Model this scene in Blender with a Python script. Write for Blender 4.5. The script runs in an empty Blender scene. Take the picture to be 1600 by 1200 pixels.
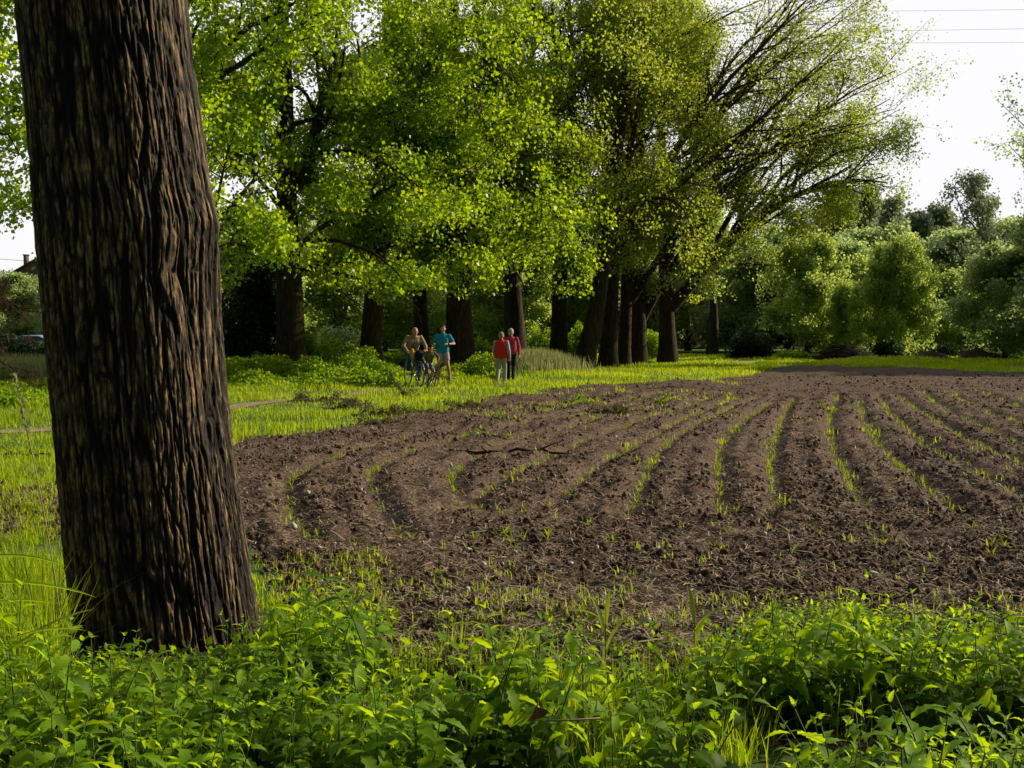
import bpy, math, random
import numpy as np
from mathutils import Vector, Matrix
rng = np.random.default_rng(11)
random.seed(5)
sc = bpy.context.scene
COL = sc.collection
PI = math.pi

# ------------------------------------------------------------------ camera
F, HC, PITCH = 1778.0, 1.6, math.atan(80 / 1778.0)
cam = bpy.data.objects.new('camera', bpy.data.cameras.new('camera'))
COL.objects.link(cam)
cam.location = (0, 0, HC)
cam.rotation_euler = (PI / 2 - PITCH, 0, 0)
cam.data.sensor_width = 36
cam.data.lens = 36 * F / 1600
cam.data.clip_end = 6000
cam.data.clip_start = 0.05
sc.camera = cam
CP, SP = math.cos(PITCH), math.sin(PITCH)


def ray(px, py):
    a, b = (px - 800) / F, (600 - py) / F
    return np.array([a, CP + b * SP, -SP + b * CP])


def G(px, py, z=0.0):          # survey: where a sight line meets the ground
    r = ray(px, py)
    t = (z - HC) / r[2]
    return np.array([r[0] * t, r[1] * t, z])


def AT(px, py, Y):             # point of a sight line at distance Y
    r = ray(px, py)
    t = Y / r[1]
    return np.array([r[0] * t, Y, HC + r[2] * t])


def XY(px, Y):
    return ((px - 800) / F * Y * 1.0, Y)


# ------------------------------------------------------------------ light
SUN_EL, SUN_AZ = math.radians(25), math.radians(66)   # azimuth from +Y towards +X
sd = Vector((math.sin(SUN_AZ) * math.cos(SUN_EL), math.cos(SUN_AZ) * math.cos(SUN_EL), math.sin(SUN_EL)))
sun = bpy.data.objects.new('sun', bpy.data.lights.new('sun', 'SUN'))
COL.objects.link(sun)
sun.data.energy = 5.0
sun.data.angle = math.radians(0.5)
sun.data.color = (1.0, 0.85, 0.60)
sun.rotation_euler = sd.to_track_quat('Z', 'Y').to_euler()
sun.location = (30, 15, 30)
w = bpy.data.worlds.new('World')
sc.world = w
w.use_nodes = True
nt = w.node_tree
bg = nt.nodes['Background']
sky = nt.nodes.new('ShaderNodeTexSky')
sky.sky_type = 'NISHITA'
sky.sun_disc = False
sky.sun_elevation = SUN_EL
sky.sun_rotation = SUN_AZ
sky.air_density = 1.0
sky.dust_density = 4.0
sky.ozone_density = 1.0
hs = nt.nodes.new('ShaderNodeHueSaturation')
hs.inputs['Saturation'].default_value = 0.6
hs.inputs['Value'].default_value = 0.42
nt.links.new(sky.outputs[0], hs.inputs['Color'])
# thin bright evening haze in the sunward half of the sky
tcw = nt.nodes.new('ShaderNodeTexCoord')
dt = nt.nodes.new('ShaderNodeVectorMath'); dt.operation = 'DOT_PRODUCT'
va = math.radians(22)
dt.inputs[1].default_value = (math.sin(va) * .97, math.cos(va) * .97, 0.25)
nt.links.new(tcw.outputs['Generated'], dt.inputs[0])
mr = nt.nodes.new('ShaderNodeMapRange'); mr.interpolation_type = 'SMOOTHSTEP'
mr.inputs['From Min'].default_value = 0.3
mr.inputs['From Max'].default_value = 0.72
nt.links.new(dt.outputs['Value'], mr.inputs['Value'])
hz_ = nt.nodes.new('ShaderNodeMixRGB')
hz_.blend_type = 'MIX'
hz_.inputs[2].default_value = (8.2, 8.2, 8.45, 1)
nt.links.new(mr.outputs[0], hz_.inputs[0])
nt.links.new(hs.outputs[0], hz_.inputs[1])
nt.links.new(hz_.outputs[0], bg.inputs[0])
bg.inputs[1].default_value = 0.12
sc.view_settings.view_transform = 'Standard'
sc.view_settings.look = 'None'
sc.view_settings.exposure = 0
sc.cycles.max_bounces = 6
sc.cycles.diffuse_bounces = 4
sc.cycles.glossy_bounces = 2
sc.cycles.transmission_bounces = 5
sc.cycles.transparent_max_bounces = 4
sc.cycles.caustics_reflective = False
sc.cycles.caustics_refractive = False


# ------------------------------------------------------------------ materials
def new_mat(name):
    m = bpy.data.materials.new(name)
    m.use_nodes = True
    n = m.node_tree
    return m, n, n.nodes['Principled BSDF'], n.nodes['Material Output']


def ramp(n, fac, stops):
    r = n.nodes.new('ShaderNodeValToRGB')
    el = r.color_ramp.elements
    while len(el) < len(stops):
        el.new(0.5)
    for e, (p, c) in zip(el, stops):
        e.position = p
        e.color = (*c, 1)
    n.links.new(fac, r.inputs[0])
    return r.outputs[0]


def noise(n, scale, detail=4, vec=None, rough=0.55, stretch=None):
    t = n.nodes.new('ShaderNodeTexNoise')
    t.inputs['Scale'].default_value = scale
    t.inputs['Detail'].default_value = detail
    t.inputs['Roughness'].default_value = rough
    tc = n.nodes.new('ShaderNodeTexCoord')
    v = tc.outputs['Object']
    if stretch:
        mp = n.nodes.new('ShaderNodeMapping')
        mp.inputs['Scale'].default_value = stretch
        n.links.new(v, mp.inputs[0])
        v = mp.outputs[0]
    n.links.new(v, t.inputs['Vector'])
    return t.outputs['Fac']


def bump(n, p, h, strength, dist):
    b = n.nodes.new('ShaderNodeBump')
    b.inputs['Strength'].default_value = strength
    b.inputs['Distance'].default_value = dist
    n.links.new(h, b.inputs['Height'])
    n.links.new(b.outputs[0], p.inputs['Normal'])


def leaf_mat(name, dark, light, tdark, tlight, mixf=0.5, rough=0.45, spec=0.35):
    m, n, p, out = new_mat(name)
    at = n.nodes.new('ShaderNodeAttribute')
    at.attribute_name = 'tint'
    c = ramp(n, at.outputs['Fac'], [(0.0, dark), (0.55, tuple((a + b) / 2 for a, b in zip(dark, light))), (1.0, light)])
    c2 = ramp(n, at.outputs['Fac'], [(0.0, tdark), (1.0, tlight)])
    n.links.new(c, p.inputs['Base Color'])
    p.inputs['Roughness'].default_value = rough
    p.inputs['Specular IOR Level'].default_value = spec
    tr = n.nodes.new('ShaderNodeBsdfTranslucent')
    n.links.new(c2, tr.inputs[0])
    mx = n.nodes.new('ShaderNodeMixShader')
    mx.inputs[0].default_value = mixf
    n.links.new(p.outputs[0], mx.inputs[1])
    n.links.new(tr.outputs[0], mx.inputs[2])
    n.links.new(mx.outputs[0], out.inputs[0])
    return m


def plain(name, col, rough=0.8, var=0.25, scale=12, spec=0.3, metal=0.0, bmp=0.0, bscale=60):
    m, n, p, out = new_mat(name)
    f = noise(n, scale, 4)
    c = ramp(n, f, [(0.25, tuple(x * (1 - var) for x in col)), (0.75, tuple(min(1, x * (1 + var)) for x in col))])
    n.links.new(c, p.inputs['Base Color'])
    p.inputs['Roughness'].default_value = rough
    p.inputs['Specular IOR Level'].default_value = spec
    p.inputs['Metallic'].default_value = metal
    if bmp:
        bump(n, p, noise(n, bscale, 3), bmp, 0.01)
    return m


def bark_mat(name, c0, c1, c2, sc_=3.0, st=(6, 6, 1.0), dist=0.03):
    m, n, p, out = new_mat(name)
    f = noise(n, sc_, 8, stretch=st, rough=0.65)
    f2 = noise(n, 1.2, 3)
    c = ramp(n, f, [(0.3, c0), (0.52, c1), (0.75, c2)])
    mx = n.nodes.new('ShaderNodeMixRGB')
    mx.blend_type = 'MULTIPLY'
    mx.inputs[0].default_value = 0.7
    n.links.new(c, mx.inputs[1])
    n.links.new(ramp(n, f2, [(0.3, (0.5, 0.55, 0.5)), (0.7, (1.2, 1.1, 1.0))]), mx.inputs[2])
    n.links.new(mx.outputs[0], p.inputs['Base Color'])
    p.inputs['Roughness'].default_value = 0.9
    p.inputs['Specular IOR Level'].default_value = 0.2
    bump(n, p, f, 1.0, dist)
    return m


def soil_mat():
    m, n, p, out = new_mat('soil')
    f = noise(n, 2.2, 10, rough=0.7)
    f2 = noise(n, 38, 6, rough=0.75)
    c = ramp(n, f2, [(0.30, (0.022, 0.014, 0.010)), (0.48, (0.105, 0.070, 0.050)), (0.61, (0.26, 0.19, 0.145)), (0.73, (0.60, 0.48, 0.38))])
    mx = n.nodes.new('ShaderNodeMixRGB')
    mx.blend_type = 'MULTIPLY'
    mx.inputs[0].default_value = 0.8
    n.links.new(c, mx.inputs[1])
    n.links.new(ramp(n, f, [(0.35, (0.62, 0.6, 0.6)), (0.65, (1.25, 1.2, 1.15))]), mx.inputs[2])
    n.links.new(mx.outputs[0], p.inputs['Base Color'])
    p.inputs['Roughness'].default_value = 0.95
    p.inputs['Specular IOR Level'].default_value = 0.15
    bump(n, p, noise(n, 70, 8, rough=0.8), 1.0, 0.012)
    return m


def turf_mat():
    m, n, p, out = new_mat('turf')
    f = noise(n, 0.35, 8, rough=0.7)
    c = ramp(n, f, [(0.3, (0.035, 0.075, 0.008)), (0.5, (0.075, 0.15, 0.012)), (0.62, (0.11, 0.20, 0.015)), (0.72, (0.13, 0.14, 0.04))])
    n.links.new(c, p.inputs['Base Color'])
    p.inputs['Roughness'].default_value = 0.9
    bump(n, p, noise(n, 9, 8, rough=0.8), 1.0, 0.05)
    return m


M = {}
M['soil'] = soil_mat()
M['turf'] = turf_mat()
M['bark'] = bark_mat('furrowed_bark', (0.012, 0.009, 0.006), (0.06, 0.043, 0.028), (0.15, 0.11, 0.07))


def near_bark():
    m, n, p, out = new_mat('near_bark')
    at = n.nodes.new('ShaderNodeAttribute')
    at.attribute_name = 'tint'
    f = noise(n, 9.0, 9, stretch=(5, 5, 1.7), rough=0.75)
    ad = n.nodes.new('ShaderNodeMath'); ad.operation = 'MULTIPLY_ADD'
    n.links.new(f, ad.inputs[0]); ad.inputs[1].default_value = .8
    sb = n.nodes.new('ShaderNodeMath'); sb.operation = 'SUBTRACT'
    n.links.new(at.outputs['Fac'], sb.inputs[0]); sb.inputs[1].default_value = .4
    n.links.new(sb.outputs[0], ad.inputs[2])
    c = ramp(n, ad.outputs[0], [(0.15, (0.003, 0.003, 0.003)), (0.45, (0.013, 0.011, 0.009)), (0.62, (0.085, 0.058, 0.034)), (0.82, (0.42, 0.27, 0.13))])  # furrow shade and golden sunlight on the ridges are painted into this ramp
    n.links.new(c, p.inputs['Base Color'])
    p.inputs['Roughness'].default_value = 0.7
    p.inputs['Specular IOR Level'].default_value = 0.25
    bump(n, p, f, 1.0, 0.010)
    return m


M['bark_near'] = near_bark()
M['bark_far'] = bark_mat('grey_bark', (0.02, 0.02, 0.018), (0.06, 0.055, 0.045), (0.11, 0.1, 0.08))
M['leaf_lime'] = leaf_mat('poplar_leaves', (0.05, 0.11, 0.005), (0.25, 0.41, 0.010), (0.30, 0.53, 0.004), (0.80, 0.98, 0.02), 0.56, 0.36, 0.5)
M['leaf_olive'] = leaf_mat('young_poplar_leaves', (0.13, 0.18, 0.018), (0.33, 0.40, 0.05), (0.40, 0.54, 0.03), (0.82, 0.94, 0.08), 0.52, 0.45, 0.4)
M['leaf_willow'] = leaf_mat('willow_leaves', (0.20, 0.28, 0.09), (0.36, 0.46, 0.13), (0.50, 0.68, 0.13), (0.84, 0.95, 0.22), 0.55, 0.6, 0.2)  # greyed a little: distance haze mixed into the leaf colour
M['leaf_mid'] = leaf_mat('wood_leaves', (0.20, 0.27, 0.14), (0.33, 0.43, 0.20), (0.44, 0.60, 0.20), (0.70, 0.86, 0.30), 0.55, 0.6, 0.2)  # paler and bluer than real leaves, standing in for haze
M['leaf_far'] = leaf_mat('distant_leaves', (0.19, 0.24, 0.18), (0.30, 0.36, 0.24), (0.34, 0.42, 0.26), (0.52, 0.62, 0.34), 0.35, 0.7, 0.15)  # bluish, lightened colour carries the haze of the far trees
M['leaf_dark'] = leaf_mat('dark_shrub_leaves', (0.008, 0.025, 0.010), (0.03, 0.06, 0.02), (0.02, 0.06, 0.01), (0.06, 0.12, 0.02), 0.3, 0.5, 0.3)
M['leaf_nettle'] = leaf_mat('nettle_leaves', (0.008, 0.032, 0.002), (0.20, 0.38, 0.006), (0.06, 0.20, 0.002), (0.74, 0.99, 0.012), 0.5, 0.6, 0.25)  # near-black end paints the shade deep in the nettle bed
M['leaf_weed'] = leaf_mat('weed_leaves', (0.06, 0.14, 0.006), (0.20, 0.32, 0.014), (0.26, 0.5, 0.006), (0.66, 0.88, 0.02), 0.45, 0.5, 0.3)
M['grass'] = leaf_mat('grass_blades', (0.12, 0.21, 0.005), (0.36, 0.48, 0.012), (0.42, 0.66, 0.005), (0.88, 0.99, 0.02), 0.45, 0.5, 0.3)
M['maize'] = leaf_mat('maize_leaves', (0.12, 0.2, 0.012), (0.26, 0.33, 0.02), (0.35, 0.5, 0.015), (0.6, 0.66, 0.03), 0.45, 0.5, 0.3)
M['dry_grass'] = leaf_mat('pale_grass', (0.20, 0.24, 0.08), (0.46, 0.44, 0.24), (0.3, 0.38, 0.10), (0.6, 0.6, 0.3), 0.4, 0.7, 0.2)
M['wither'] = leaf_mat('withered_leaves', (0.05, 0.05, 0.022), (0.22, 0.19, 0.09), (0.10, 0.11, 0.03), (0.28, 0.27, 0.08), 0.3, 0.6, 0.3)
M['needle'] = leaf_mat('brown_needles', (0.03, 0.025, 0.012), (0.10, 0.075, 0.035), (0.05, 0.045, 0.015), (0.14, 0.10, 0.04), 0.3, 0.7, 0.2)
M['straw'] = plain('dry_straw', (0.36, 0.28, 0.18), 0.8, 0.35, 5)
M['straw_dark'] = plain('dead_stalk', (0.20, 0.13, 0.07), 0.8, 0.35, 9)
M['twig'] = plain('twig_bark', (0.055, 0.036, 0.024), 0.85, 0.3, 9, bmp=0.4)
M['stone'] = plain('pale_stone', (0.5, 0.48, 0.46), 0.8, 0.2, 20)
M['stem'] = plain('green_stem', (0.07, 0.12, 0.02), 0.6, 0.3, 9)
M['track'] = plain('bare_track', (0.30, 0.21, 0.16), 0.95, 0.3, 3, bmp=0.6, bscale=30)
M['skin'] = plain('skin', (0.62, 0.33, 0.22), 0.55, 0.08, 8)
M['hair_dark'] = plain('dark_hair', (0.03, 0.02, 0.015), 0.6, 0.4, 60, bmp=0.8, bscale=120)
M['hair_grey'] = plain('grey_hair', (0.34, 0.31, 0.28), 0.7, 0.3, 60, bmp=0.8, bscale=120)
M['hair_light'] = plain('white_hair', (0.55, 0.50, 0.45), 0.7, 0.3, 60, bmp=0.8, bscale=120)


def cloth(name, col):
    return plain(name, col, 0.85, 0.14, 9, 0.15, bmp=0.9, bscale=16)


# ------------------------------------------------------------------ mesh helpers
def tag(o, label=None, cat=None, group=None, kind=None):
    if label: o['label'] = label
    if cat: o['category'] = cat
    if group: o['group'] = group
    if kind: o['kind'] = kind
    return o


def empty(name, loc=(0, 0, 0), rz=0.0):
    o = bpy.data.objects.new(name, None)
    o.empty_display_size = 0.2
    COL.objects.link(o)
    o.location = loc
    o.rotation_euler = (0, 0, rz)
    return o


def link(name, me, mat, parent=None):
    o = bpy.data.objects.new(name, me)
    COL.objects.link(o)
    if mat is not None:
        me.materials.clear()
        me.materials.append(mat)
    if parent is not None:
        o.parent = parent
    return o


def mesh_np(name, V, Fq, tint=None, smooth=False):
    """V (n,3); Fq list of face arrays (m,k)."""
    me = bpy.data.meshes.new(name)
    V = np.ascontiguousarray(V, dtype=np.float32)
    if isinstance(Fq, np.ndarray):
        Fq = [Fq]
    me.vertices.add(len(V))
    me.vertices.foreach_set('co', V.ravel())
    nl = sum(f.size for f in Fq)
    npoly = sum(len(f) for f in Fq)
    me.loops.add(nl)
    me.loops.foreach_set('vertex_index', np.concatenate([f.ravel() for f in Fq]).astype(np.int32))
    me.polygons.add(npoly)
    tot = np.concatenate([np.full(len(f), f.shape[1], dtype=np.int32) for f in Fq])
    start = np.concatenate([[0], np.cumsum(tot)[:-1]]).astype(np.int32)
    me.polygons.foreach_set('loop_start', start)
    if smooth:
        me.polygons.foreach_set('use_smooth', np.ones(npoly, dtype=bool))
    if tint is not None:
        a = me.attributes.new('tint', 'FLOAT', 'FACE')
        a.data.foreach_set('value', np.ascontiguousarray(tint, dtype=np.float32))
    me.update(calc_edges=True)
    return me


def unit(a):
    return a / np.maximum(np.linalg.norm(a, axis=-1, keepdims=True), 1e-9)


def tubes(P, R, k, cap=False):
    """P (N,m,3) R (N,m) -> verts, quads."""
    N, m, _ = P.shape
    D = np.zeros_like(P)
    D[:, 1:-1] = P[:, 2:] - P[:, :-2]
    D[:, 0] = P[:, 1] - P[:, 0]
    D[:, -1] = P[:, -1] - P[:, -2]
    D = unit(D)
    ref = np.where(np.abs(D[:, :1, 2:3]) > 0.9, np.array([[[1.0, 0, 0]]]), np.array([[[0, 0, 1.0]]]))
    ref = np.broadcast_to(ref, D.shape)
    A = unit(np.cross(D, ref))
    B = np.cross(D, A)
    th = np.arange(k) * 2 * PI / k
    V = P[:, :, None, :] + R[:, :, None, None] * (A[:, :, None, :] * np.cos(th)[None, None, :, None] + B[:, :, None, :] * np.sin(th)[None, None, :, None])
    V = V.reshape(-1, 3)
    n_ = np.arange(N)[:, None, None] * m * k
    i_ = np.arange(m - 1)[None, :, None] * k
    j_ = np.arange(k)[None, None, :]
    j2 = (j_ + 1) % k
    a = n_ + i_ + j_
    b = n_ + i_ + j2
    Fq = np.stack([a, b, b + k, a + k], -1).reshape(-1, 4)
    return V, Fq


class MB:
    """collects pieces of one mesh"""
    def __init__(self):
        self.V, self.Q, self.T, self.n = [], [], [], 0
        self.has = False

    def add(self, V, Fq, tint=None):
        self.V.append(np.asarray(V, dtype=float))
        for f in (Fq if isinstance(Fq, list) else [Fq]):
            self.Q.append(np.asarray(f) + self.n)
            if tint is None:
                self.T.append(np.full(len(f), 0.5))
            else:
                self.T.append(tint)
        self.n += len(V)

    def tube(self, pts, r, k=6, cap=True):
        P = np.array([pts], dtype=float)
        r = np.full(len(pts), r) if np.isscalar(r) else np.array(r, dtype=float)
        if cap:
            d0 = unit(P[:, 0] - P[:, 1])
            d1 = unit(P[:, -1] - P[:, -2])
            P = np.concatenate([(P[:, 0] + d0 * 1e-4)[:, None], P, (P[:, -1] + d1 * 1e-4)[:, None]], 1)
            r = np.concatenate([[1e-4], r, [1e-4]])
        V, Q = tubes(P, r[None], k)
        self.add(V, Q)

    def box(self, c, s, rz=0.0):
        x, y, z = s[0] / 2, s[1] / 2, s[2] / 2
        V = np.array([[a, b, d] for a in (-x, x) for b in (-y, y) for d in (-z, z)])
        if rz:
            cs, sn = math.cos(rz), math.sin(rz)
            V = np.stack([V[:, 0] * cs - V[:, 1] * sn, V[:, 0] * sn + V[:, 1] * cs, V[:, 2]], 1)
        Q = np.array([[0, 1, 3, 2], [4, 6, 7, 5], [0, 4, 5, 1], [2, 3, 7, 6], [0, 2, 6, 4], [1, 5, 7, 3]])
        self.add(V + np.array(c), Q)

    def ell(self, c, r, nu=14, nv=9, rot=None):
        th = np.linspace(0, 2 * PI, nu, endpoint=False)
        ph = np.linspace(0.001, PI - 0.001, nv)
        V = np.array([[math.sin(p) * math.cos(t), math.sin(p) * math.sin(t), math.cos(p)] for p in ph for t in th]) * np.array(r)
        if rot is not None:
            V = V @ np.array(rot.to_matrix()).T
        a = []
        for i in range(nv - 1):
            for j in range(nu):
                j2 = (j + 1) % nu
                a.append([i * nu + j, (i + 1) * nu + j, (i + 1) * nu + j2, i * nu + j2])
        self.add(V + np.array(c), np.array(a))

    def build(self, name, mat, parent=None, smooth=True, tint=False):
        me = mesh_np(name, np.concatenate(self.V), self.Q, np.concatenate(self.T) if tint else None, smooth)
        return link(name, me, mat, parent)


# ------------------------------------------------------------------ noise
def _h(ix, iy, iz, seed):
    h = (ix.astype(np.int64) * 374761393 + iy.astype(np.int64) * 668265263 + iz.astype(np.int64) * 2147483647 + seed * 1274126177) & 0xffffffff
    h = ((h ^ (h >> 13)) * 1274126177) & 0xffffffff
    h = ((h ^ (h >> 15)) * 2246822519) & 0xffffffff
    return ((h ^ (h >> 16)) & 0xffffff) / float(0xffffff)


def vn2(x, y, seed=0):
    xi, yi = np.floor(x), np.floor(y)
    fx, fy = x - xi, y - yi
    fx = fx * fx * (3 - 2 * fx)
    fy = fy * fy * (3 - 2 * fy)
    z = np.zeros_like(xi)
    a = _h(xi, yi, z, seed); b = _h(xi + 1, yi, z, seed); c = _h(xi, yi + 1, z, seed); d = _h(xi + 1, yi + 1, z, seed)
    return (a * (1 - fx) + b * fx) * (1 - fy) + (c * (1 - fx) + d * fx) * fy


def vn3(x, y, z, seed=0):
    xi, yi, zi = np.floor(x), np.floor(y), np.floor(z)
    fx, fy, fz = x - xi, y - yi, z - zi
    fx = fx * fx * (3 - 2 * fx); fy = fy * fy * (3 - 2 * fy); fz = fz * fz * (3 - 2 * fz)
    r = 0
    for dx in (0, 1):
        for dy in (0, 1):
            for dz in (0, 1):
                r = r + _h(xi + dx, yi + dy, zi + dz, seed) * (fx if dx else 1 - fx) * (fy if dy else 1 - fy) * (fz if dz else 1 - fz)
    return r


# ------------------------------------------------------------------ growth
def grow(S, D, L, m, jit, trop):
    N = len(S)
    P = np.zeros((N, m, 3))
    P[:, 0] = S
    D = unit(np.array(D, dtype=float))
    trop = np.asarray(trop, dtype=float)
    for i in range(1, m):
        D = unit(D + rng.normal(0, jit, (N, 3)) + trop)
        P[:, i] = P[:, i - 1] + D * (L / (m - 1))[:, None]
    return P


def spawn(P, R, k, t0, t1, a0, a1, lf, rf=0.6, taper=0.5, bias=None):
    N, m, _ = P.shape
    t = rng.uniform(t0, t1, (N, k))
    s = t * (m - 1)
    i = np.minimum(s.astype(int), m - 2)
    f = (s - i)[..., None]
    n_ = np.arange(N)[:, None]
    A, B = P[n_, i], P[n_, i + 1]
    pos = A + (B - A) * f
    tan = unit(B - A)
    rad = R[n_, i] * (1 - f[..., 0]) + R[n_, i + 1] * f[..., 0]
    rnd = rng.normal(0, 1, (N, k, 3))
    if bias is not None:
        rnd = rnd + np.asarray(bias)
    perp = unit(rnd - tan * np.sum(rnd * tan, -1, keepdims=True))
    ang = rng.uniform(a0, a1, (N, k, 1))
    d = tan * np.cos(ang) + perp * np.sin(ang)
    PL = np.linalg.norm(P[:, 1:] - P[:, :-1], axis=-1).sum(1)
    L = PL[:, None] * lf * (1 - taper * t) * rng.uniform(0.7, 1.25, (N, k))
    return pos.reshape(-1, 3), d.reshape(-1, 3), L.ravel(), (rad * rf).ravel()


def leaves_at(pos, size, droop=0.5, wid=0.42, jitter=0.35):
    n = len(pos)
    ax = unit(rng.normal(0, 1, (n, 3)) + np.array([0, 0, -droop]))
    nr = rng.normal(0, 1, (n, 3))
    side = unit(np.cross(ax, nr))
    l = size * rng.uniform(1 - jitter, 1 + jitter, (n, 1))
    up = np.cross(side, ax)
    V = np.stack([pos, pos + ax * l * 0.42 + side * l * wid + up * l * .06, pos + ax * l, pos + ax * l * 0.42 - side * l * wid + up * l * .06], 1).reshape(-1, 3)
    Q = np.arange(n * 4).reshape(-1, 4)
    return V, Q


def clump_tint(pos, s=0.8, seed=3):
    a = vn3(pos[:, 0] * s, pos[:, 1] * s, pos[:, 2] * s, seed)
    return np.clip(0.5 + (a - 0.5) * 0.9 + rng.normal(0, 0.22, len(pos)), 0, 1)


def resample(pts, m):
    pts = np.array(pts, dtype=float)
    # smooth Catmull-like through cumulative length
    d = np.concatenate([[0], np.cumsum(np.linalg.norm(pts[1:] - pts[:-1], axis=1))])
    s = np.linspace(0, d[-1], m)
    out = np.stack([np.interp(s, d, pts[:, i]) for i in range(3)], 1)
    for _ in range(2):
        out[1:-1] = out[1:-1] * 0.5 + (out[:-2] + out[2:]) * 0.25
    return out


def make_trunk(path, r0, r1, m=26, k=22, flare=1.35, rough=0.06):
    P = resample(path, m)
    t = np.linspace(0, 1, m)
    R = r0 + (r1 - r0) * t ** 0.85
    hgt = P[:, 2] - P[0, 2]
    R = R * (1 + (flare - 1) * np.exp(-hgt / 0.45))
    P[0, 2] -= 0.25
    V, Q = tubes(P[None], R[None], k)
    c = np.repeat(P, k, axis=0)
    d = V - c
    nn = vn3(V[:, 0] * 5 + 50, V[:, 1] * 5 + 50, V[:, 2] * 0.9 + 5, 7) - 0.5
    V = c + d * (1 + nn[:, None] * rough * 4)
    return P, R, V, Q


def build_tree(name, base, path, r0, r1, guided=(), n_limb=20, limb_z=(0.25, 0.95), limb_len=5.0, limb_ang=(0.7, 1.2),
               k2=8, k3=6, nleaf=24, leaf=0.12, spread=0.16, leafmat='leaf_lime', barkmat='bark', trop1=(0, 0, .05), trop2=(0, 0, -.02),
               trop3=(0, 0, -.12), l2=0.42, l3=0.42, limb_r=0.28, label=None, cat='tree', group=None, bias=None, droop=0.6, gbias=None, tseed=3, zcut=None, wid=0.42, kl=None, t2=0.18, zmin=None):
    """path / guided polylines in world coordinates; the tree is stored relative to its base."""
    base = np.array(base, dtype=float)
    root = empty(name, base)
    tag(root, label, cat, group)
    path = [np.array(p, dtype=float) - base for p in path]
    tp, tr, V, Q = make_trunk(path, r0, r1)
    tb = MB()
    tb.add(V, Q)
    tb.build('trunk', M[barkmat], root)
    limbs, lr = [], []
    m1 = 9
    for g, gr in guided:
        g = resample([np.array(p) - base for p in g], m1)
        g[1:-1] += rng.normal(0, 0.05, (m1 - 2, 3))
        limbs.append(g)
        lr.append(np.linspace(gr, max(gr * 0.12, 0.012), m1))
    if n_limb:
        S, D, L, R = spawn(tp[None], tr[None], n_limb, limb_z[0], limb_z[1], limb_ang[0], limb_ang[1], 1.0, 1.0, 0, bias)
        L = limb_len * (1.15 - 0.75 * (S[:, 2] / tp[-1, 2]) ** 1.5) * rng.uniform(0.7, 1.2, len(S))
        P1 = grow(S, D, L, m1, 0.10, trop1)
        R1 = (R * limb_r)[:, None] * np.linspace(1, 0.15, m1)[None]
        limbs += list(P1)
        lr += list(R1)
    P1, R1 = np.array(limbs), np.array(lr)
    S, D, L, R = spawn(P1, R1, k2, t2, 1.0, 0.4, 0.95, l2, 0.6, 0.45, gbias)
    P2 = grow(S, D, L, 6, 0.14, trop2)
    R2 = np.maximum(R, 0.006)[:, None] * np.linspace(1, 0.25, 6)[None]
    S, D, L, R = spawn(P2, R2, k3, 0.15, 1.0, 0.35, 1.0, l3, 0.6, 0.35)
    L = np.clip(L, 0.25, 1.6)
    P3 = grow(S, D, L, 4, 0.18, trop3)
    R3 = np.maximum(R, 0.004)[:, None] * np.linspace(1, 0.3, 4)[None]
    bb = MB()
    for P, R, k in ((P1, R1, 8), (P2, R2, 5), (P3, R3, 3)):
        V, Q = tubes(P, R, k)
        bb.add(V, Q)
    bb.build('branches', M[barkmat], root)
    # leaves along twigs
    N = len(P3)
    t = rng.uniform(0.05, 1.0, (N, nleaf)) * 3
    if kl is not None:      # fewer leaves on some twigs: gaps
        keep = rng.uniform(0, 1, (N, 1)) < kl
    i = np.minimum(t.astype(int), 2)
    f = (t - i)[..., None]
    n_ = np.arange(N)[:, None]
    pos = P3[n_, i] * (1 - f) + P3[n_, i + 1] * f
    pos = pos + rng.normal(0, spread, pos.shape)
    if kl is not None:
        pos = pos[keep[:, 0]]
    pos = pos.reshape(-1, 3)
    if zcut is not None:
        hi = pos[:, 2] > zcut
        pos = pos[~hi | (rng.uniform(0, 1, len(pos)) < 0.2)]
    if zmin is not None:
        pos = pos[pos[:, 2] > zmin * (.75 + .5 * vn2(pos[:, 0] * .8, pos[:, 1] * .8, 77))]
    pos = pos[pos[:, 2] + base[2] > 0.3]
    V, Q = leaves_at(pos, leaf, droop, wid)
    me = mesh_np('crown', V, Q, clump_tint(pos, 0.8, tseed))
    link('crown', me, M[leafmat], root)
    return root


def copy_tree(o, parent=None):
    c = o.copy()
    COL.objects.link(c)
    if parent is not None:
        c.parent = parent
    for ch in o.children:
        copy_tree(ch, c)
    return c

# ================================================================== THE GROUND
FIELD_PX = [(-500, 800), (-60, 775), (100, 770), (230, 740), (360, 690), (480, 681), (560, 669), (640, 655), (720, 638), (790, 621), (900, 605), (1000, 600),
            (1110, 597), (1160, 589), (1200, 578), (1235, 573), (1400, 576), (1600, 585), (1900, 598), (2600, 640),
            (2600, 1090), (1600, 1090), (1200, 1090), (800, 1090), (620, 1060), (480, 990), (420, 930), (390, 872), (300, 850), (100, 842), (-100, 850), (-500, 880)]
FPOLY = np.array([G(x, y)[:2] for x, y in FIELD_PX])


def inside(x, y, poly):
    c = np.zeros(x.shape, dtype=bool)
    n = len(poly)
    for i in range(n):
        x0, y0 = poly[i]; x1, y1 = poly[(i + 1) % n]
        hit = ((y0 > y) != (y1 > y)) & (x < (x1 - x0) * (y - y0) / ((y1 - y0) + 1e-12) + x0)
        c ^= hit
    return c


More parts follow.
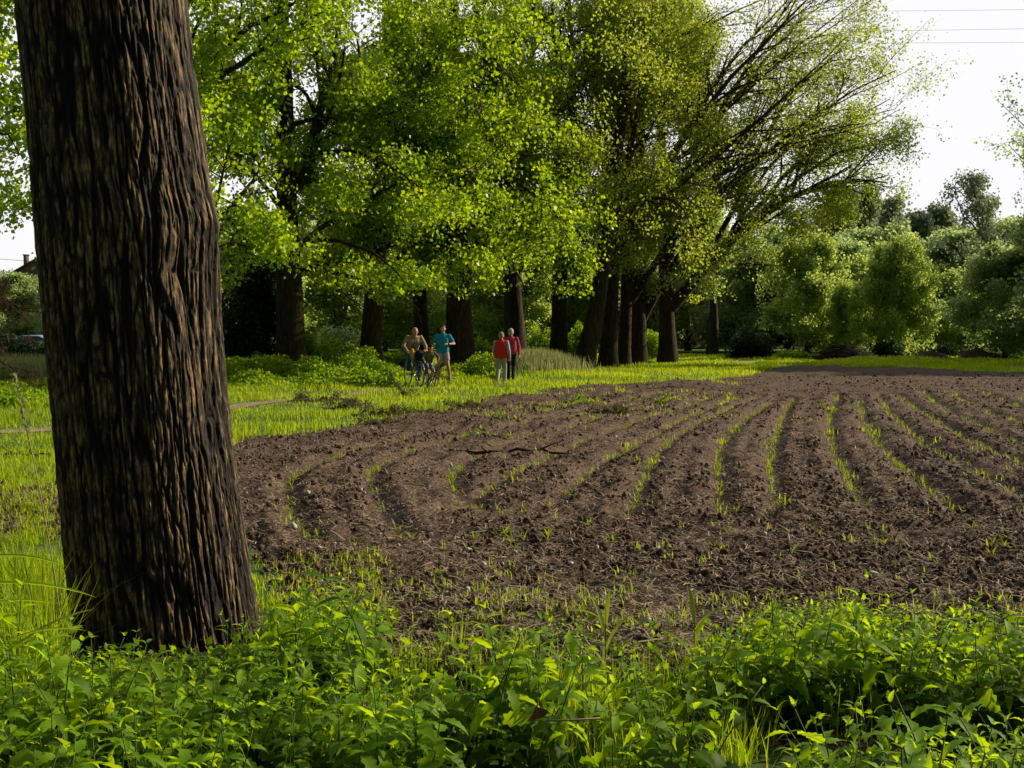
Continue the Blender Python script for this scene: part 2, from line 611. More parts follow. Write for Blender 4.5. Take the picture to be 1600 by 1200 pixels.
def seg_dist(x, y, poly, closed=True):
    d = np.full(x.shape, 1e9)
    n = len(poly)
    for i in range(n if closed else n - 1):
        a, b = poly[i], poly[(i + 1) % n]
        ab = b - a
        L2 = float(ab @ ab) + 1e-12
        t = np.clip(((x - a[0]) * ab[0] + (y - a[1]) * ab[1]) / L2, 0, 1)
        d = np.minimum(d, (x - a[0] - t * ab[0]) ** 2 + (y - a[1] - t * ab[1]) ** 2)
    return np.sqrt(d)


ROWS_PX = [
    [(480, 850), (455, 800), (443, 770), (455, 748), (490, 730), (560, 710), (640, 690), (720, 670)],
    [(625, 845), (600, 800), (570, 765), (563, 745), (585, 725), (640, 712), (700, 697), (760, 680), (860, 655), (960, 632), (1040, 618)],
    [(760, 800), (735, 788), (700, 770), (685, 750), (690, 735), (730, 720), (790, 700), (880, 675), (980, 648), (1060, 625), (1100, 615)],
    [(690, 806), (740, 780), (790, 745), (840, 728), (880, 708), (960, 676), (1040, 650), (1110, 625)],
    [(860, 795), (905, 750), (960, 715), (1010, 690), (1080, 655), (1150, 625)],
    [(980, 812), (1000, 770), (1020, 715), (1050, 690), (1110, 655), (1190, 622)],
    [(1125, 820), (1124, 740), (1118, 715), (1130, 690), (1165, 658), (1215, 628)],
    [(1206, 815), (1213, 775), (1200, 725), (1210, 690), (1222, 655), (1240, 625)],
    [(1360, 808), (1330, 755), (1300, 710), (1294, 675), (1298, 645), (1310, 618)],
    [(1505, 810), (1450, 765), (1400, 725), (1365, 690), (1350, 660), (1340, 625)],
    [(1640, 800), (1540, 755), (1470, 715), (1420, 680), (1390, 650), (1372, 620)],
    [(1700, 780), (1600, 735), (1540, 705), (1490, 680), (1440, 650), (1405, 618)],
    [(1700, 735), (1600, 700), (1550, 680), (1500, 655), (1460, 630), (1440, 612)],
    [(1700, 700), (1600, 665), (1530, 640), (1490, 620)],
    [(1680, 665), (1600, 640), (1560, 625), (1520, 610)],
]


def smooth2(pts, n):
    p = np.array([list(q) + [0] for q in pts]) if len(pts[0]) == 2 else np.array(pts)
    d = np.concatenate([[0], np.cumsum(np.linalg.norm(p[1:] - p[:-1], axis=1))])
    s = np.linspace(0, d[-1], n)
    o = np.stack([np.interp(s, d, p[:, i]) for i in range(3)], 1)
    for _ in range(3):
        o[1:-1] = o[1:-1] * .5 + (o[:-2] + o[2:]) * .25
    return o


ROWS = [smooth2([G(x, y) for x, y in r], 22)[:, :2] for r in ROWS_PX]


def row_dist(x, y):
    d = np.full(x.shape, 9.0)
    for r in ROWS:
        bb = (x > r[:, 0].min() - .8) & (x < r[:, 0].max() + .8) & (y > r[:, 1].min() - .8) & (y < r[:, 1].max() + .8)
        if bb.any():
            d[bb] = np.minimum(d[bb], seg_dist(x[bb], y[bb], r[::2] if len(r) % 2 else r, False))
    return d


def field_height(x, y, with_rows=True):
    z = 0.03 + 0.08 * (vn2(x * 0.55, y * 0.55, 1) - 0.5)
    z += 0.06 * (vn2(x * 1.9, y * 1.9, 2) - 0.5)
    lump = vn2(x * 1.1 + 9, y * 1.1, 8)
    rd = row_dist(x, y) if with_rows else np.full(x.shape, .4)
    amp = (.35 + lump) * (.35 + .65 * np.clip((rd - .06) / .16, 0, 1))
    wx_, wy_ = .12 * vn2(x * 7, y * 7, 41), .12 * vn2(x * 7, y * 7, 42)
    c = 1 - np.abs(2 * vn2((x + wx_) * 6.5, (y + wy_) * 6.5, 3) - 1)
    z += 0.040 * np.maximum(0, c - 0.35) * amp
    c = 1 - np.abs(2 * vn2((x + wx_) * 15, (y + wy_) * 15, 4) - 1)
    z += 0.040 * np.maximum(0, c - 0.3) * amp
    z += 0.026 * (vn2(x * 31, y * 31, 5) - 0.5) * amp
    z += 0.016 * (vn2(x * 63, y * 63, 6) - 0.5) * amp
    if with_rows:
        z -= 0.040 * np.exp(-(rd / 0.09) ** 2)
        z += 0.032 * np.exp(-((rd - 0.24) / 0.09) ** 2)
    return z


# the turf / earth sheet to the horizon
gx = np.concatenate([-np.geomspace(1800, 30, 16), np.arange(-28, 28.1, 0.5), np.geomspace(30, 1800, 16)])
gy = np.concatenate([[-1500, -400, -100, -40, -15], np.arange(-6, 70, 0.5), np.geomspace(72, 2500, 18)])
X, Y = np.meshgrid(gx, gy)


def turf_z(x, y):
    x = np.asarray(x, dtype=float); y = np.asarray(y, dtype=float)
    near = np.exp(-(np.abs(x) / 45) ** 4) * (y < 75) * (y > -8)
    z = (0.10 * (vn2(x * .35, y * .35, 21) - .5) + 0.05 * (vn2(x * 1.1, y * 1.1, 22) - .5)) * near
    d = seg_dist(x, y, FPOLY)
    ins = inside(x, y, FPOLY)
    z = np.where(ins, .02 - 0.16 * np.clip((d - .3) / .8, 0, 1), z * np.clip(d / 1.0, 0, 1) + 0.02)
    # tall grassy bank between the trunks
    b = G(850, 560)
    bx, by = XY(840, 45)
    z = z + 0.35 * np.exp(-(((x - bx) / 1.5) ** 2 + ((y - by) / 3.5) ** 2)) * (~ins)
    return z


Z = turf_z(X, Y)
idx = np.arange(X.size).reshape(X.shape)
Q = np.stack([idx[:-1, :-1], idx[:-1, 1:], idx[1:, 1:], idx[1:, :-1]], -1).reshape(-1, 4)
g = link('ground', mesh_np('ground', np.stack([X, Y, Z], -1).reshape(-1, 3), Q, smooth=True), M['turf'])
tag(g, kind='structure')

# the ploughed field: finer mesh where it is near
ys = np.exp(np.arange(math.log(4.7), math.log(58), 0.0027))
us = np.linspace(-0.62, 0.72, 520)
U, Yf = np.meshgrid(us, ys)
Xf = U * Yf
Xf = Xf + 0
ins = inside(Xf + 0.35 * (vn2(Xf * 1.2, Yf * 1.2, 31) - .5), Yf + 0.5 * (vn2(Xf * 1.5, Yf * 1.5, 32) - .5) + .3 * (vn2(Xf * 6, Yf * 6, 33) - .5), FPOLY)
ed = seg_dist(Xf, Yf, FPOLY)
Zf = field_height(Xf, Yf)
Zf = np.where(ins, Zf, Zf * 0.5 - 0.02)
idx = np.arange(Xf.size).reshape(Xf.shape)
Q = np.stack([idx[:-1, :-1], idx[:-1, 1:], idx[1:, 1:], idx[1:, :-1]], -1)
ok = ins[:-1, :-1] | ins[1:, 1:] | ins[:-1, 1:]
Q = Q[ok]
Vall = np.stack([Xf, Yf, Zf], -1).reshape(-1, 3)
used = np.unique(Q)
remap = np.zeros(Xf.size, dtype=np.int64)
remap[used] = np.arange(len(used))
f = link('ploughed_field', mesh_np('ploughed_field', Vall[used], remap[Q], smooth=False), M['soil'])
tag(f, kind='structure')


def on_field(n, ymin=5.6, ymax=50, power=1.0):
    """random points of the field, denser near"""
    out = []
    while sum(len(o) for o in out) < n:
        y = np.exp(rng.uniform(math.log(ymin), math.log(ymax), n * 2) * power) if power != 1.0 else np.exp(rng.uniform(math.log(ymin), math.log(ymax), n * 2))
        x = rng.uniform(-0.55, 0.6, n * 2) * y
        k = inside(x, y, FPOLY)
        out.append(np.stack([x[k], y[k]], 1))
    p = np.concatenate(out)[:n]
    return p[:, 0], p[:, 1]


# clods
ico = np.array([[0, 0, 1], [.89, 0, .45], [.28, .85, .45], [-.72, .53, .45], [-.72, -.53, .45], [.28, -.85, .45],
                [.72, .53, -.45], [-.28, .85, -.45], [-.89, 0, -.45], [-.28, -.85, -.45], [.72, -.53, -.45], [0, 0, -1]])
icf = np.array([[0, 1, 2], [0, 2, 3], [0, 3, 4], [0, 4, 5], [0, 5, 1], [1, 6, 2], [2, 7, 3], [3, 8, 4], [4, 9, 5], [5, 10, 1],
                [6, 7, 2], [7, 8, 3], [8, 9, 4], [9, 10, 5], [10, 6, 1], [11, 7, 6], [11, 8, 7], [11, 9, 8], [11, 10, 9], [11, 6, 10]])


def lumps(x, y, z, s):
    n = len(x)
    V = ico[None] * (1 + rng.normal(0, .22, (n, 12, 3))) * s[:, None, None] * rng.uniform(.6, 1.3, (n, 1, 3))
    V = V + np.stack([x, y, z], -1)[:, None]
    Fc = icf[None] + np.arange(n)[:, None, None] * 12
    return V.reshape(-1, 3), Fc.reshape(-1, 3)


x, y = on_field(60000, 5.0, 42)
k = vn2(x * 1.3 + 9, y * 1.3, 8) > rng.uniform(0.2, .8, len(x))
x, y = x[k], y[k]
s = rng.gamma(1.5, 0.0045, len(x)) + 0.0025
s = np.minimum(s, .026) * np.where(row_dist(x, y) < .1, .4, 1) * (1 + .02*y)
V, Q = lumps(x, y, field_height(x, y) + s * .3 + .01, s)
o = link('soil_clods', mesh_np('soil_clods', V, Q), M['soil'])
tag(o, 'loose brown clods of earth scattered over the ploughed field', 'soil', kind='stuff')

# straw, twigs and chips
def slivers(x, y, z, L, wd, tilt=.25):
    n = len(x)
    a = rng.uniform(0, 2 * PI, n)
    d = np.stack([np.cos(a), np.sin(a), rng.normal(0, tilt, n)], 1)
    d = unit(d)
    sd_ = unit(np.cross(d, np.array([0, 0, 1.0])) + rng.normal(0, .2, (n, 3)))
    c = np.stack([x, y, z], 1)
    bend = np.stack([rng.normal(0, .12, n), rng.normal(0, .12, n), np.abs(rng.normal(0, .1, n))], 1) * L[:, None]
    A = c - d * L[:, None] / 2; B = c + d * L[:, None] / 2; Mi = c + bend
    wv = sd_ * wd[:, None] / 2
    upv = np.cross(d, sd_) * wd[:, None] * .5
    V = np.stack([A - wv, A + wv, Mi + wv + upv, Mi - wv + upv, B + wv, B - wv], 1).reshape(-1, 3)
    b = np.arange(n)[:, None] * 6
    Q = np.concatenate([b + np.array([[0, 1, 2, 3]]), b + np.array([[3, 2, 4, 5]])])
    return V, Q


x, y = on_field(46000, 4.9, 45)
L = rng.gamma(2.2, .022, len(x)) + .02
V, Q = slivers(x, y, field_height(x, y) + .022, L, rng.uniform(.002, .007, len(x)) * (1 + .03 * y))
o = link('straw_litter', mesh_np('straw_litter', V, Q), M['straw'])
tag(o, 'pale bits of straw and dry stalk littering the brown soil', 'straw', kind='stuff')
x, y = on_field(18000, 4.9, 40)
L = rng.gamma(2.2, .03, len(x)) + .02
V, Q = slivers(x, y, field_height(x, y) + .02, L, rng.uniform(.003, .009, len(x)) * (1 + .03 * y))
o = link('twig_litter', mesh_np('twig_litter', V, Q), M['twig'])
tag(o, 'small dark twigs and roots littering the brown soil', 'twigs', kind='stuff')
x, y = on_field(900, 5.6, 30)
s = rng.gamma(2.0, .004, len(x)) + .004
V, Q = lumps(x, y, field_height(x, y) + s * .5 + .008, s)
o = link('gravel', mesh_np('gravel', V, Q), M['stone'])
tag(o, 'small pale stones and chips strewn over the ploughed soil', 'gravel', kind='stuff')

# the bare dirt track beyond the avenue and the worn path in the grass
def strip(name, pts, wid, mat, z=0.035, n=60):
    p = smooth2([(*q[:2], 0) for q in pts], n)[:, :2]
    t = np.gradient(p, axis=0)
    nrm = np.stack([-t[:, 1], t[:, 0]], 1)
    nrm /= np.linalg.norm(nrm, axis=1, keepdims=True)
    rows = []
    ww = wid * (1 + .35 * (vn2(np.arange(n) * .6, np.zeros(n), 51) - .5))
    for s_ in (-1, -.5, 0, .5, 1):
        q = p + nrm * (ww * s_ / 2)[:, None]
        rows.append(np.stack([q[:, 0], q[:, 1], turf_z(q[:, 0], q[:, 1]) + z + .0 * s_], 1))
    V = np.stack(rows, 1).reshape(-1, 3)
    idx = np.arange(n * 5).reshape(n, 5)
    Q = np.stack([idx[:-1, :-1], idx[:-1, 1:], idx[1:, 1:], idx[1:, :-1]], -1).reshape(-1, 4)
    o = link(name, mesh_np(name, V, Q, smooth=True), M[mat])
    tag(o, kind='structure')


strip('dirt_road', [G(900, 563), G(1100, 566), G(1230, 568), G(1420, 572.5), G(1620, 576), G(1900, 585)], 4.5, 'track', .05)
strip('footpath', [G(-300, 700), G(0, 680), G(90, 676), G(300, 650), G(430, 630), G(520, 622), G(600, 610)], .5, 'track', .012)


# ================================================================== GRASS
def blades(x, y, z, h, wd, lean=.35):
    n = len(x)
    a = rng.uniform(0, 2 * PI, n)
    d = np.stack([np.cos(a), np.sin(a), np.zeros(n)], 1)
    s_ = np.stack([-np.sin(a), np.cos(a), np.zeros(n)], 1)
    ln = np.abs(rng.normal(0, lean, n))[:, None]
    b = np.stack([x, y, z], 1)
    up = np.array([[0, 0, 1.0]])
    h = h[:, None]; wd = wd[:, None] / 2
    m = b + up * h * .55 + d * ln * h * .3
    t = b + up * h * (1 - .25 * ln) + d * ln * h
    V = np.stack([b - s_ * wd * .7, b + s_ * wd * .7, m + s_ * wd, m - s_ * wd, t + s_ * wd * .12, t - s_ * wd * .12], 1).reshape(-1, 3)
    i = np.arange(n)[:, None] * 6
    Q = np.stack([i + np.array([[0, 1, 2, 3]]), i + np.array([[3, 2, 4, 5]])], 1).reshape(-1, 4)
    return V, Q


def zone(n, poly_px):
    poly = np.array([G(*p)[:2] for p in poly_px])
    lo, hi = poly.min(0), poly.max(0)
    out = []
    tot = 0
    while tot < n:
        x = rng.uniform(lo[0], hi[0], n); y = np.exp(rng.uniform(math.log(lo[1]), math.log(hi[1]), n))
        k = inside(x, y, poly)
        out.append(np.stack([x[k], y[k]], 1)); tot += k.sum()
    p = np.concatenate(out)[:n]
    return p[:, 0], p[:, 1]


def off_field(x, y, m=0.05):
    return ~(inside(x, y, FPOLY) & (seg_dist(x, y, FPOLY) > m))


MEADOW = [(-700, 1000), (-700, 600), (-100, 560), (600, 553), (1700, 557), (2300, 600), (2300, 655), (1600, 597), (1235, 580), (1110, 604), (900, 612), (790, 628), (560, 676), (360, 700), (100, 780), (-100, 785), (-500, 810)]
# avoid the near part beyond G range
x, y = zone(420000, MEADOW)
k = off_field(x, y, .25)
x, y = x[k], y[k]
dens = vn2(x * .5, y * .5, 61)
k = rng.uniform(0, 1, len(x)) < .35 + dens
x, y = x[k], y[k]
pth = np.array([G(-300, 700), G(0, 680), G(90, 676), G(300, 650), G(430, 630), G(520, 622), G(600, 610)])[:, :2]
k = (seg_dist(x, y, pth, False) > .12 + .2 * vn2(x * 3, y * 3, 5)) | (rng.uniform(0, 1, len(x)) < .2)
x, y = x[k], y[k]
tall = vn2(x * .8, y * .8, 62) ** 2
h = (.05 + .13 * tall) * rng.uniform(.6, 1.4, len(x)) * (1 + .008 * y)
V, Q = blades(x, y, turf_z(x, y) - .01, h, .006 * (1 + .055 * y) * rng.uniform(.6, 1.3, len(x)))
tn = np.clip(vn2(x * .45, y * .45, 63) * .8 + rng.normal(.15, .2, len(x)), 0, 1)
o = link('meadow_grass', mesh_np('meadow_grass', V, Q, np.repeat(tn, 2)), M['grass'])
tag(o, 'bright green grass along the avenue and the field edge', 'grass', kind='stuff')

# pale tall grass bank
bx, by = XY(838, 45)
n = 5000
x = bx + rng.normal(0, .75, n); y = by + rng.normal(0, 1.5, n)
V, Q = blades(x, y, turf_z(x, y), rng.uniform(.35, .7, n), rng.uniform(.012, .03, n), .4)
o = link('tall_pale_grass', mesh_np('tall_pale_grass', V, Q, np.repeat(rng.uniform(0, 1, n), 2)), M['dry_grass'])
tag(o, 'tall pale seeding grass on the low bank between two trunks', 'grass', kind='stuff')

# grass creeping into the field's near edge, and tufts
xs, ys_ = [], []
def tuft_pts(px0, px1, py0, py1, nt, per, rad):
    for _ in range(nt):
        c = G(rng.uniform(px0, px1), rng.uniform(py0, py1))
        m_ = int(per * rng.uniform(.4, 1.5))
        xs.append(c[0] + rng.normal(0, rad, m_)); ys_.append(c[1] + rng.normal(0, rad, m_))
tuft_pts(385, 600, 880, 985, 70, 26, .05)
tuft_pts(600, 1000, 910, 1010, 60, 14, .05)
tuft_pts(0, 100, 700, 1000, 120, 70, .1)
tuft_pts(-400, 0, 700, 1000, 120, 70, .15)
tuft_pts(1000, 1700, 950, 1010, 50, 16, .05)
tuft_pts(400, 1600, 790, 930, 46, 8, .025)
tuft_pts(700, 1600, 615, 760, 70, 9, .06)
tuft_pts(560, 1150, 600, 660, 90, 22, .12)
x, y = np.concatenate(xs), np.concatenate(ys_)
h = rng.uniform(.025, .085, len(x)) * (1 + .02 * y)
V, Q = blades(x, y, np.full(len(x), -.01) + np.where(inside(x, y, FPOLY), field_height(x, y, False), turf_z(x, y)), h, .004 * (1 + .09 * y) * rng.uniform(.6, 1.3, len(x)), .5)
tn = np.clip(rng.normal(.6, .25, len(x)), 0, 1)
o = link('verge_grass', mesh_np('verge_grass', V, Q, np.repeat(tn, 2)), M['grass'])
tag(o, 'thin tufts of grass creeping over the near edge of the soil', 'grass', kind='stuff')


# ================================================================== MAIZE SEEDLINGS
def blade_strip(base, azim, L, wd, up0, curl, m=6):
    """curved leaf blade: verts, quads"""
    pts = [np.array(base, dtype=float)]
    el = up0
    for i in range(m):
        el -= curl / m
        pts.append(pts[-1] + L / m * np.array([math.cos(azim) * math.cos(el), math.sin(azim) * math.cos(el), math.sin(el)]))
    pts = np.array(pts)
    side = np.array([-math.sin(azim), math.cos(azim), 0])
    t = np.linspace(0, 1, m + 1)
    w_ = wd * np.sin(np.clip(t * .93 + .07, 0, 1) * PI) ** .6 * .5
    w_[-1] = wd * .02
    mid = pts - np.array([0, 0, 1]) * (w_ * .5)[:, None]
    V = np.stack([pts - side * w_[:, None], mid, pts + side * w_[:, None]], 1).reshape(-1, 3)
    Q = []
    for i in range(m):
        for j in range(2):
            Q.append([i * 3 + j, i * 3 + j + 1, i * 3 + 4 + j, i * 3 + 3 + j])
    return V, np.array(Q)


def seedling_mesh(name, s=1.0, nb=3, seed=0):
    r = random.Random(seed)
    mb = MB()
    a = r.uniform(0, 6.28)
    for i in range(nb):
        V, Q = blade_strip((0, 0, 0), a + i * PI * (1 + r.uniform(-.15, .15)), s * r.uniform(.10, .17), s * r.uniform(.013, .022), r.uniform(1.2, 1.5), r.uniform(.5, 1.5), 5)
        mb.add(V, Q, np.full(len(Q), r.uniform(.2, 1)))
    return mesh_np(name, np.concatenate(mb.V), mb.Q, np.concatenate(mb.T), True)


SEED = [seedling_mesh('maize_seedling', 1.0, 2 + i % 3, i) for i in range(7)]
for me in SEED:
    me.materials.append(M['maize'])
pts = []
for r in ROWS:
    L = np.linalg.norm(r[1:] - r[:-1], axis=1).sum()
    n = int(L / .135)
    s_ = np.sort(rng.uniform(0, 1, n))
    d = np.concatenate([[0], np.cumsum(np.linalg.norm(r[1:] - r[:-1], axis=1))]) / L
    px_ = np.interp(s_, d, r[:, 0]) + rng.normal(0, .025, n); py_ = np.interp(s_, d, r[:, 1]) + rng.normal(0, .025, n)
    gap = vn2(px_ * .9 + 3, py_ * .9, 71) > .13
    pts += list(zip(px_[gap], py_[gap]))
for px, py, n in [(490, 858, 4), (640, 855, 4), (735, 850, 6), (800, 850, 6), (790, 838, 3), (860, 845, 4), (955, 855, 5), (1040, 858, 3), (1120, 862, 6), (1130, 850, 4), (1205, 848, 5),
                  (1225, 885, 2), (1290, 855, 2), (1320, 860, 3), (1370, 850, 8), (1385, 862, 5), (1420, 890, 2), (1520, 840, 5), (1550, 880, 5), (1585, 875, 3), (1455, 905, 3), (1380, 925, 2), (1240, 925, 2), (1000, 880, 2), (560, 862, 3), (870, 880, 2)]:
    for _ in range(n):
        q = G(px + random.gauss(0, 9), py + random.gauss(0, 6))
        pts.append((q[0], q[1]))
pts.sort(key=lambda p: p[1])
pts = np.array(pts)
hz = field_height(pts[:, 0], pts[:, 1])
LBL = 'small yellow-green maize seedling growing in a row on the ploughed field'
for i in range(min(300, len(pts))):
    o = bpy.data.objects.new('maize_seedling', SEED[i % 7])
    COL.objects.link(o)
    o.location = (pts[i, 0], pts[i, 1], hz[i] - .005)
    s_ = random.uniform(.45, .8)
    o.scale = (s_, s_, s_)
    o.rotation_euler = (random.gauss(0, .12), random.gauss(0, .12), random.uniform(0, 6.28))
    tag(o, LBL, 'seedling', 'maize seedlings in the field rows')
rest = pts[300:]
kk = rng.uniform(0, 1, len(rest)) < np.interp(rest[:, 1], [12, 24, 34], [1, .62, .4])
rest = rest[kk]
hz = np.concatenate([hz[:300], hz[300:][kk]])
x = np.repeat(rest[:, 0], 4) + rng.normal(0, .012, len(rest) * 4); y = np.repeat(rest[:, 1], 4) + rng.normal(0, .012, len(rest) * 4)
V, Q = blades(x, y, np.repeat(hz[300:], 4), rng.uniform(.06, .11, len(x)), rng.uniform(.005, .009, len(x)) * (1 + .012 * y), .7)
o = link('distant_seedlings', mesh_np('distant_seedlings', V, Q, np.repeat(rng.uniform(.2, 1, len(x)), 2)), M['maize'])
tag(o, 'the smaller maize seedlings in the farther parts of the curving rows', 'seedlings', kind='stuff')

# ================================================================== THE GREAT NEAR TRUNK
def near_tree():
    Yc = 5.9
    base = np.array([(246 - 800) / F * Yc, Yc, 0.0])
    root = empty('poplar_tree', base)
    tag(root, 'huge dark poplar trunk with deeply furrowed bark standing closest to the camera', 'tree')
    ed = [(-40, 27, 296), (0, 30, 300), (100, 37, 309), (200, 45, 321), (300, 51, 333), (350, 54, 345), (400, 57, 343), (500, 65, 346), (600, 72, 353), (750, 83, 367), (900, 93, 386), (980, 98, 398), (1010, 97, 408), (1040, 92, 420)]
    zz = np.array([HC + (520 - e[0]) * Yc / F for e in ed])[::-1]
    al = np.array([math.atan((e[1] - 800) / F) for e in ed])[::-1]
    ar = np.array([math.atan((e[2] - 800) / F) for e in ed])[::-1]
    ca, ha = (al + ar) / 2, (ar - al) / 2
    cx = Yc * np.tan(ca) - base[0]
    rr = Yc / np.cos(ca) * np.sin(ha) - .004
    hi = np.array([zz[-1] + 3, zz[-1] + 8, zz[-1] + 14])
    zz2 = np.concatenate([zz, hi]); cx2 = np.concatenate([cx, cx[-1] - np.array([.3, .9, 1.2])]); rr2 = np.concatenate([rr, [.40, .28, .08]])
    K = 640
    za = np.concatenate([np.arange(-.12, 3.6, .0062), np.linspace(3.62, zz2[-1], 60)])
    th = np.arange(K) * 2 * PI / K
    Zg, T = np.meshgrid(za, th, indexing='ij')
    R = np.interp(Zg, zz2, rr2)
    # broad lobes and root flare
    lob = 1 + .02 * np.sin(3 * T + 1.0) * .6 + .012 * np.sin(7 * T + 2 * Zg * .3)
    R = R * lob
    cxg = np.interp(Zg, zz2, cx2)
    dx, dy = np.cos(T), np.sin(T)
    wx = .10 * (vn3(dx * 4 + 7, dy * 4, Zg * 1.8, 12) - .5) + .035 * (vn3(dx * 14 + 7, dy * 14, Zg * 9, 19) - .5)
    n1 = vn3((dx + wx) * 14 + 20, (dy + wx) * 14 + 20, Zg * 1.5 + 3, 13)
    n2 = vn3((dx - wx) * 27 + 40, (dy - wx) * 27 + 40, Zg * 5.5 + 3, 14)
    n3 = vn3((dx + wx) * 55 + 60, (dy + wx) * 55 + 60, Zg * 18, 15)
    n4 = vn3(dx * 90 + 80, dy * 90 + 80, Zg * 42, 16)
    f1 = np.minimum(1, np.abs(2 * n1 - 1) * 4.2)
    f2 = np.minimum(1, np.abs(2 * n2 - 1) * 3.2)
    D = .016 * f1 ** .7 + .011 * f2 * (0.4 + .6 * f1) + .005 * n3 + .004 * n4
    shade = np.clip(.15 + .45 * f1 * (.5 + .5 * f2) + .24 * (n3 - .35) + .16 * (n4 - .5), 0, 1)  # painted light and shade: dark in the furrows, light on the ridges
    D = D - .03
    # bulges where an old branch scar sits
    for (pa, pz, amp, sa, sz) in ((-.25, 2.15, .02, .35, .28), (-.85, 2.05, .022, .16, .07), (-.75, 1.9, -.02, .12, .12)):
        D = D + amp * np.exp(-((T - (pa % (2 * PI))) / sa) ** 2 - ((Zg - pz) / sz) ** 2)
    Rr = R + D
    V = np.stack([cxg + Rr * dx, Rr * dy * .97, Zg], -1).reshape(-1, 3)
    idx = np.arange(len(za) * K).reshape(len(za), K)
    a = idx[:-1]; b = np.roll(idx, -1, 1)[:-1]; c = np.roll(idx, -1, 1)[1:]; d = idx[1:]
    Q = np.stack([a, b, c, d], -1).reshape(-1, 4)
    link('trunk', mesh_np('trunk', V, Q, shade[:-1].ravel(), smooth=True), M['bark_near'], root)
    # crown high above the frame
    top = np.stack([np.interp(np.linspace(5, zz2[-1], 12), zz2, cx2), np.zeros(12), np.linspace(5, zz2[-1], 12)], 1)
    S, Dd, L, Rb = spawn(top[None], np.interp(top[:, 2], zz2, rr2)[None], 16, .05, .95, .8, 1.2, 1, .3, 0)
    L = rng.uniform(2.5, 4.5, len(S))
    P1 = grow(S, Dd, L, 8, .1, (0, 0, .06)); R1 = (Rb)[:, None] * np.linspace(1, .15, 8)[None]
    S, Dd, L, R_ = spawn(P1, R1, 7, .2, 1, .4, 1, .45); P2 = grow(S, Dd, L, 5, .15, (0, 0, 0)); R2 = R_[:, None] * np.linspace(1, .2, 5)[None]
    bb = MB()
    for P, R_, k in ((P1, R1, 8), (P2, R2, 5)):
        bb.add(*tubes(P, R_, k))
    bb.build('branches', M['bark'], root)
    pos = np.repeat(P2.reshape(-1, 3), 12, 0) + rng.normal(0, .3, (len(P2) * 5 * 12, 3))
    V, Q = leaves_at(pos, .13)
    link('crown', mesh_np('crown', V, Q, clump_tint(pos)), M['leaf_lime'], root)


near_tree()


# ================================================================== THE AVENUE
def row_tree(pxb, Yd, wpx, H, top_px, top_py, label, guided=(), **kw):
    """trunk from its foot towards a surveyed point of the stem, then on up"""
    base = np.array([(pxb - 800) / F * Yd, Yd, turf_z((pxb - 800) / F * Yd, Yd).item()])
    mid = AT(top_px, top_py, Yd)
    d = (mid - base)
    d /= d[2]
    tip = mid + np.array([d[0] * .35, rng.normal(0, .06), 1]) * (H - mid[2])
    r0 = wpx / 2 / F * Yd
    kw.setdefault('r1', .04)
    r1 = kw.pop('r1')
    path = [base, base * .5 + mid * .5 + np.array([rng.normal(0, .04), 0, 0]), mid, mid * .5 + tip * .5 + np.array([rng.normal(0, .3), rng.normal(0, .3), 0]), tip]
    return build_tree('poplar_tree', base, path, r0, r1, guided=guided, label=label, cat='tree', group='poplars of the avenue', **kw)


def gl(Y0, pts, r):
    """guided limb: (px, py, dY) points"""
    return ([AT(p[0], p[1], Y0 + p[2]) for p in pts], r)


near_kw = dict(n_limb=40, limb_z=(.14, .95), limb_len=5.2, k2=9, k3=7, nleaf=27, leaf=.13, spread=.2, zmin=3.0, trop1=(0, 0, -.005), trop3=(0, 0, -.16), zcut=14, bias=(.35, -.35, 0))
Y0 = 35
row_tree(322, Y0, 46, 20, 300, 200, 'poplar half hidden behind the right edge of the huge near trunk',
         guided=[gl(Y0, [(312, 165, 0), (355, 110, -1), (440, 60, -2), (520, 10, -3)], .12), gl(Y0, [(315, 90, 0), (370, 55, 0), (450, 15, -1), (520, -30, -2)], .11),
                 gl(Y0, [(318, 300, 0), (400, 330, -1.5), (430, 350, -3)], .06)], **dict(near_kw, n_limb=44, bias=(.35, -.2, 0)))
Y1 = 41
row_tree(457, Y1, 47, 22, 446, 150, 'thick straight grey poplar trunk standing just right of the near trunk',
         guided=[gl(Y1, [(465, 300, 0), (490, 240, 0), (498, 180, 0), (520, 90, 0), (540, -20, .5)], .24), gl(Y1, [(450, 330, 0), (415, 265, 0), (380, 200, 1), (350, 120, 2)], .12),
                 gl(Y1, [(465, 420, 0), (560, 430, -2), (640, 460, -4)], .10), gl(Y1, [(460, 380, 0), (520, 370, -2), (600, 400, -4.5), (640, 450, -6)], .1),
                 gl(Y1, [(460, 250, 0), (540, 230, -2), (620, 260, -4.5), (690, 330, -6)], .1)], **dict(near_kw, n_limb=34, bias=(.5, .1, 0)))
Y2 = 45
row_tree(580, Y2, 36, 22, 585, 470, 'leaning poplar trunk behind the weeds, left of the cyclists',
         guided=[gl(Y2, [(585, 440, 0), (640, 380, -2), (700, 370, -5), (740, 430, -7)], .11), gl(Y2, [(585, 380, 0), (650, 300, -2), (740, 280, -5), (800, 330, -7)], .11),
                 gl(Y2, [(590, 250, 0), (560, 180, -4), (540, 150, -7)], .1), gl(Y2, [(590, 150, 0), (560, 80, -4), (550, 30, -7)], .1), gl(Y2, [(590, 330, 0), (550, 300, -4), (520, 290, -7)], .1)], **near_kw)
Y3 = 52
row_tree(661, Y3, 27, 21, 655, 440, 'slim straight poplar trunk directly behind the cyclists',
         guided=[gl(Y3, [(655, 200, 0), (640, 120, -5), (650, 60, -9)], .1), gl(Y3, [(655, 120, 0), (700, 60, -5), (740, 20, -9)], .1), gl(Y3, [(655, 260, 0), (690, 200, -5), (720, 190, -9)], .1)], **near_kw)
Y4 = 48
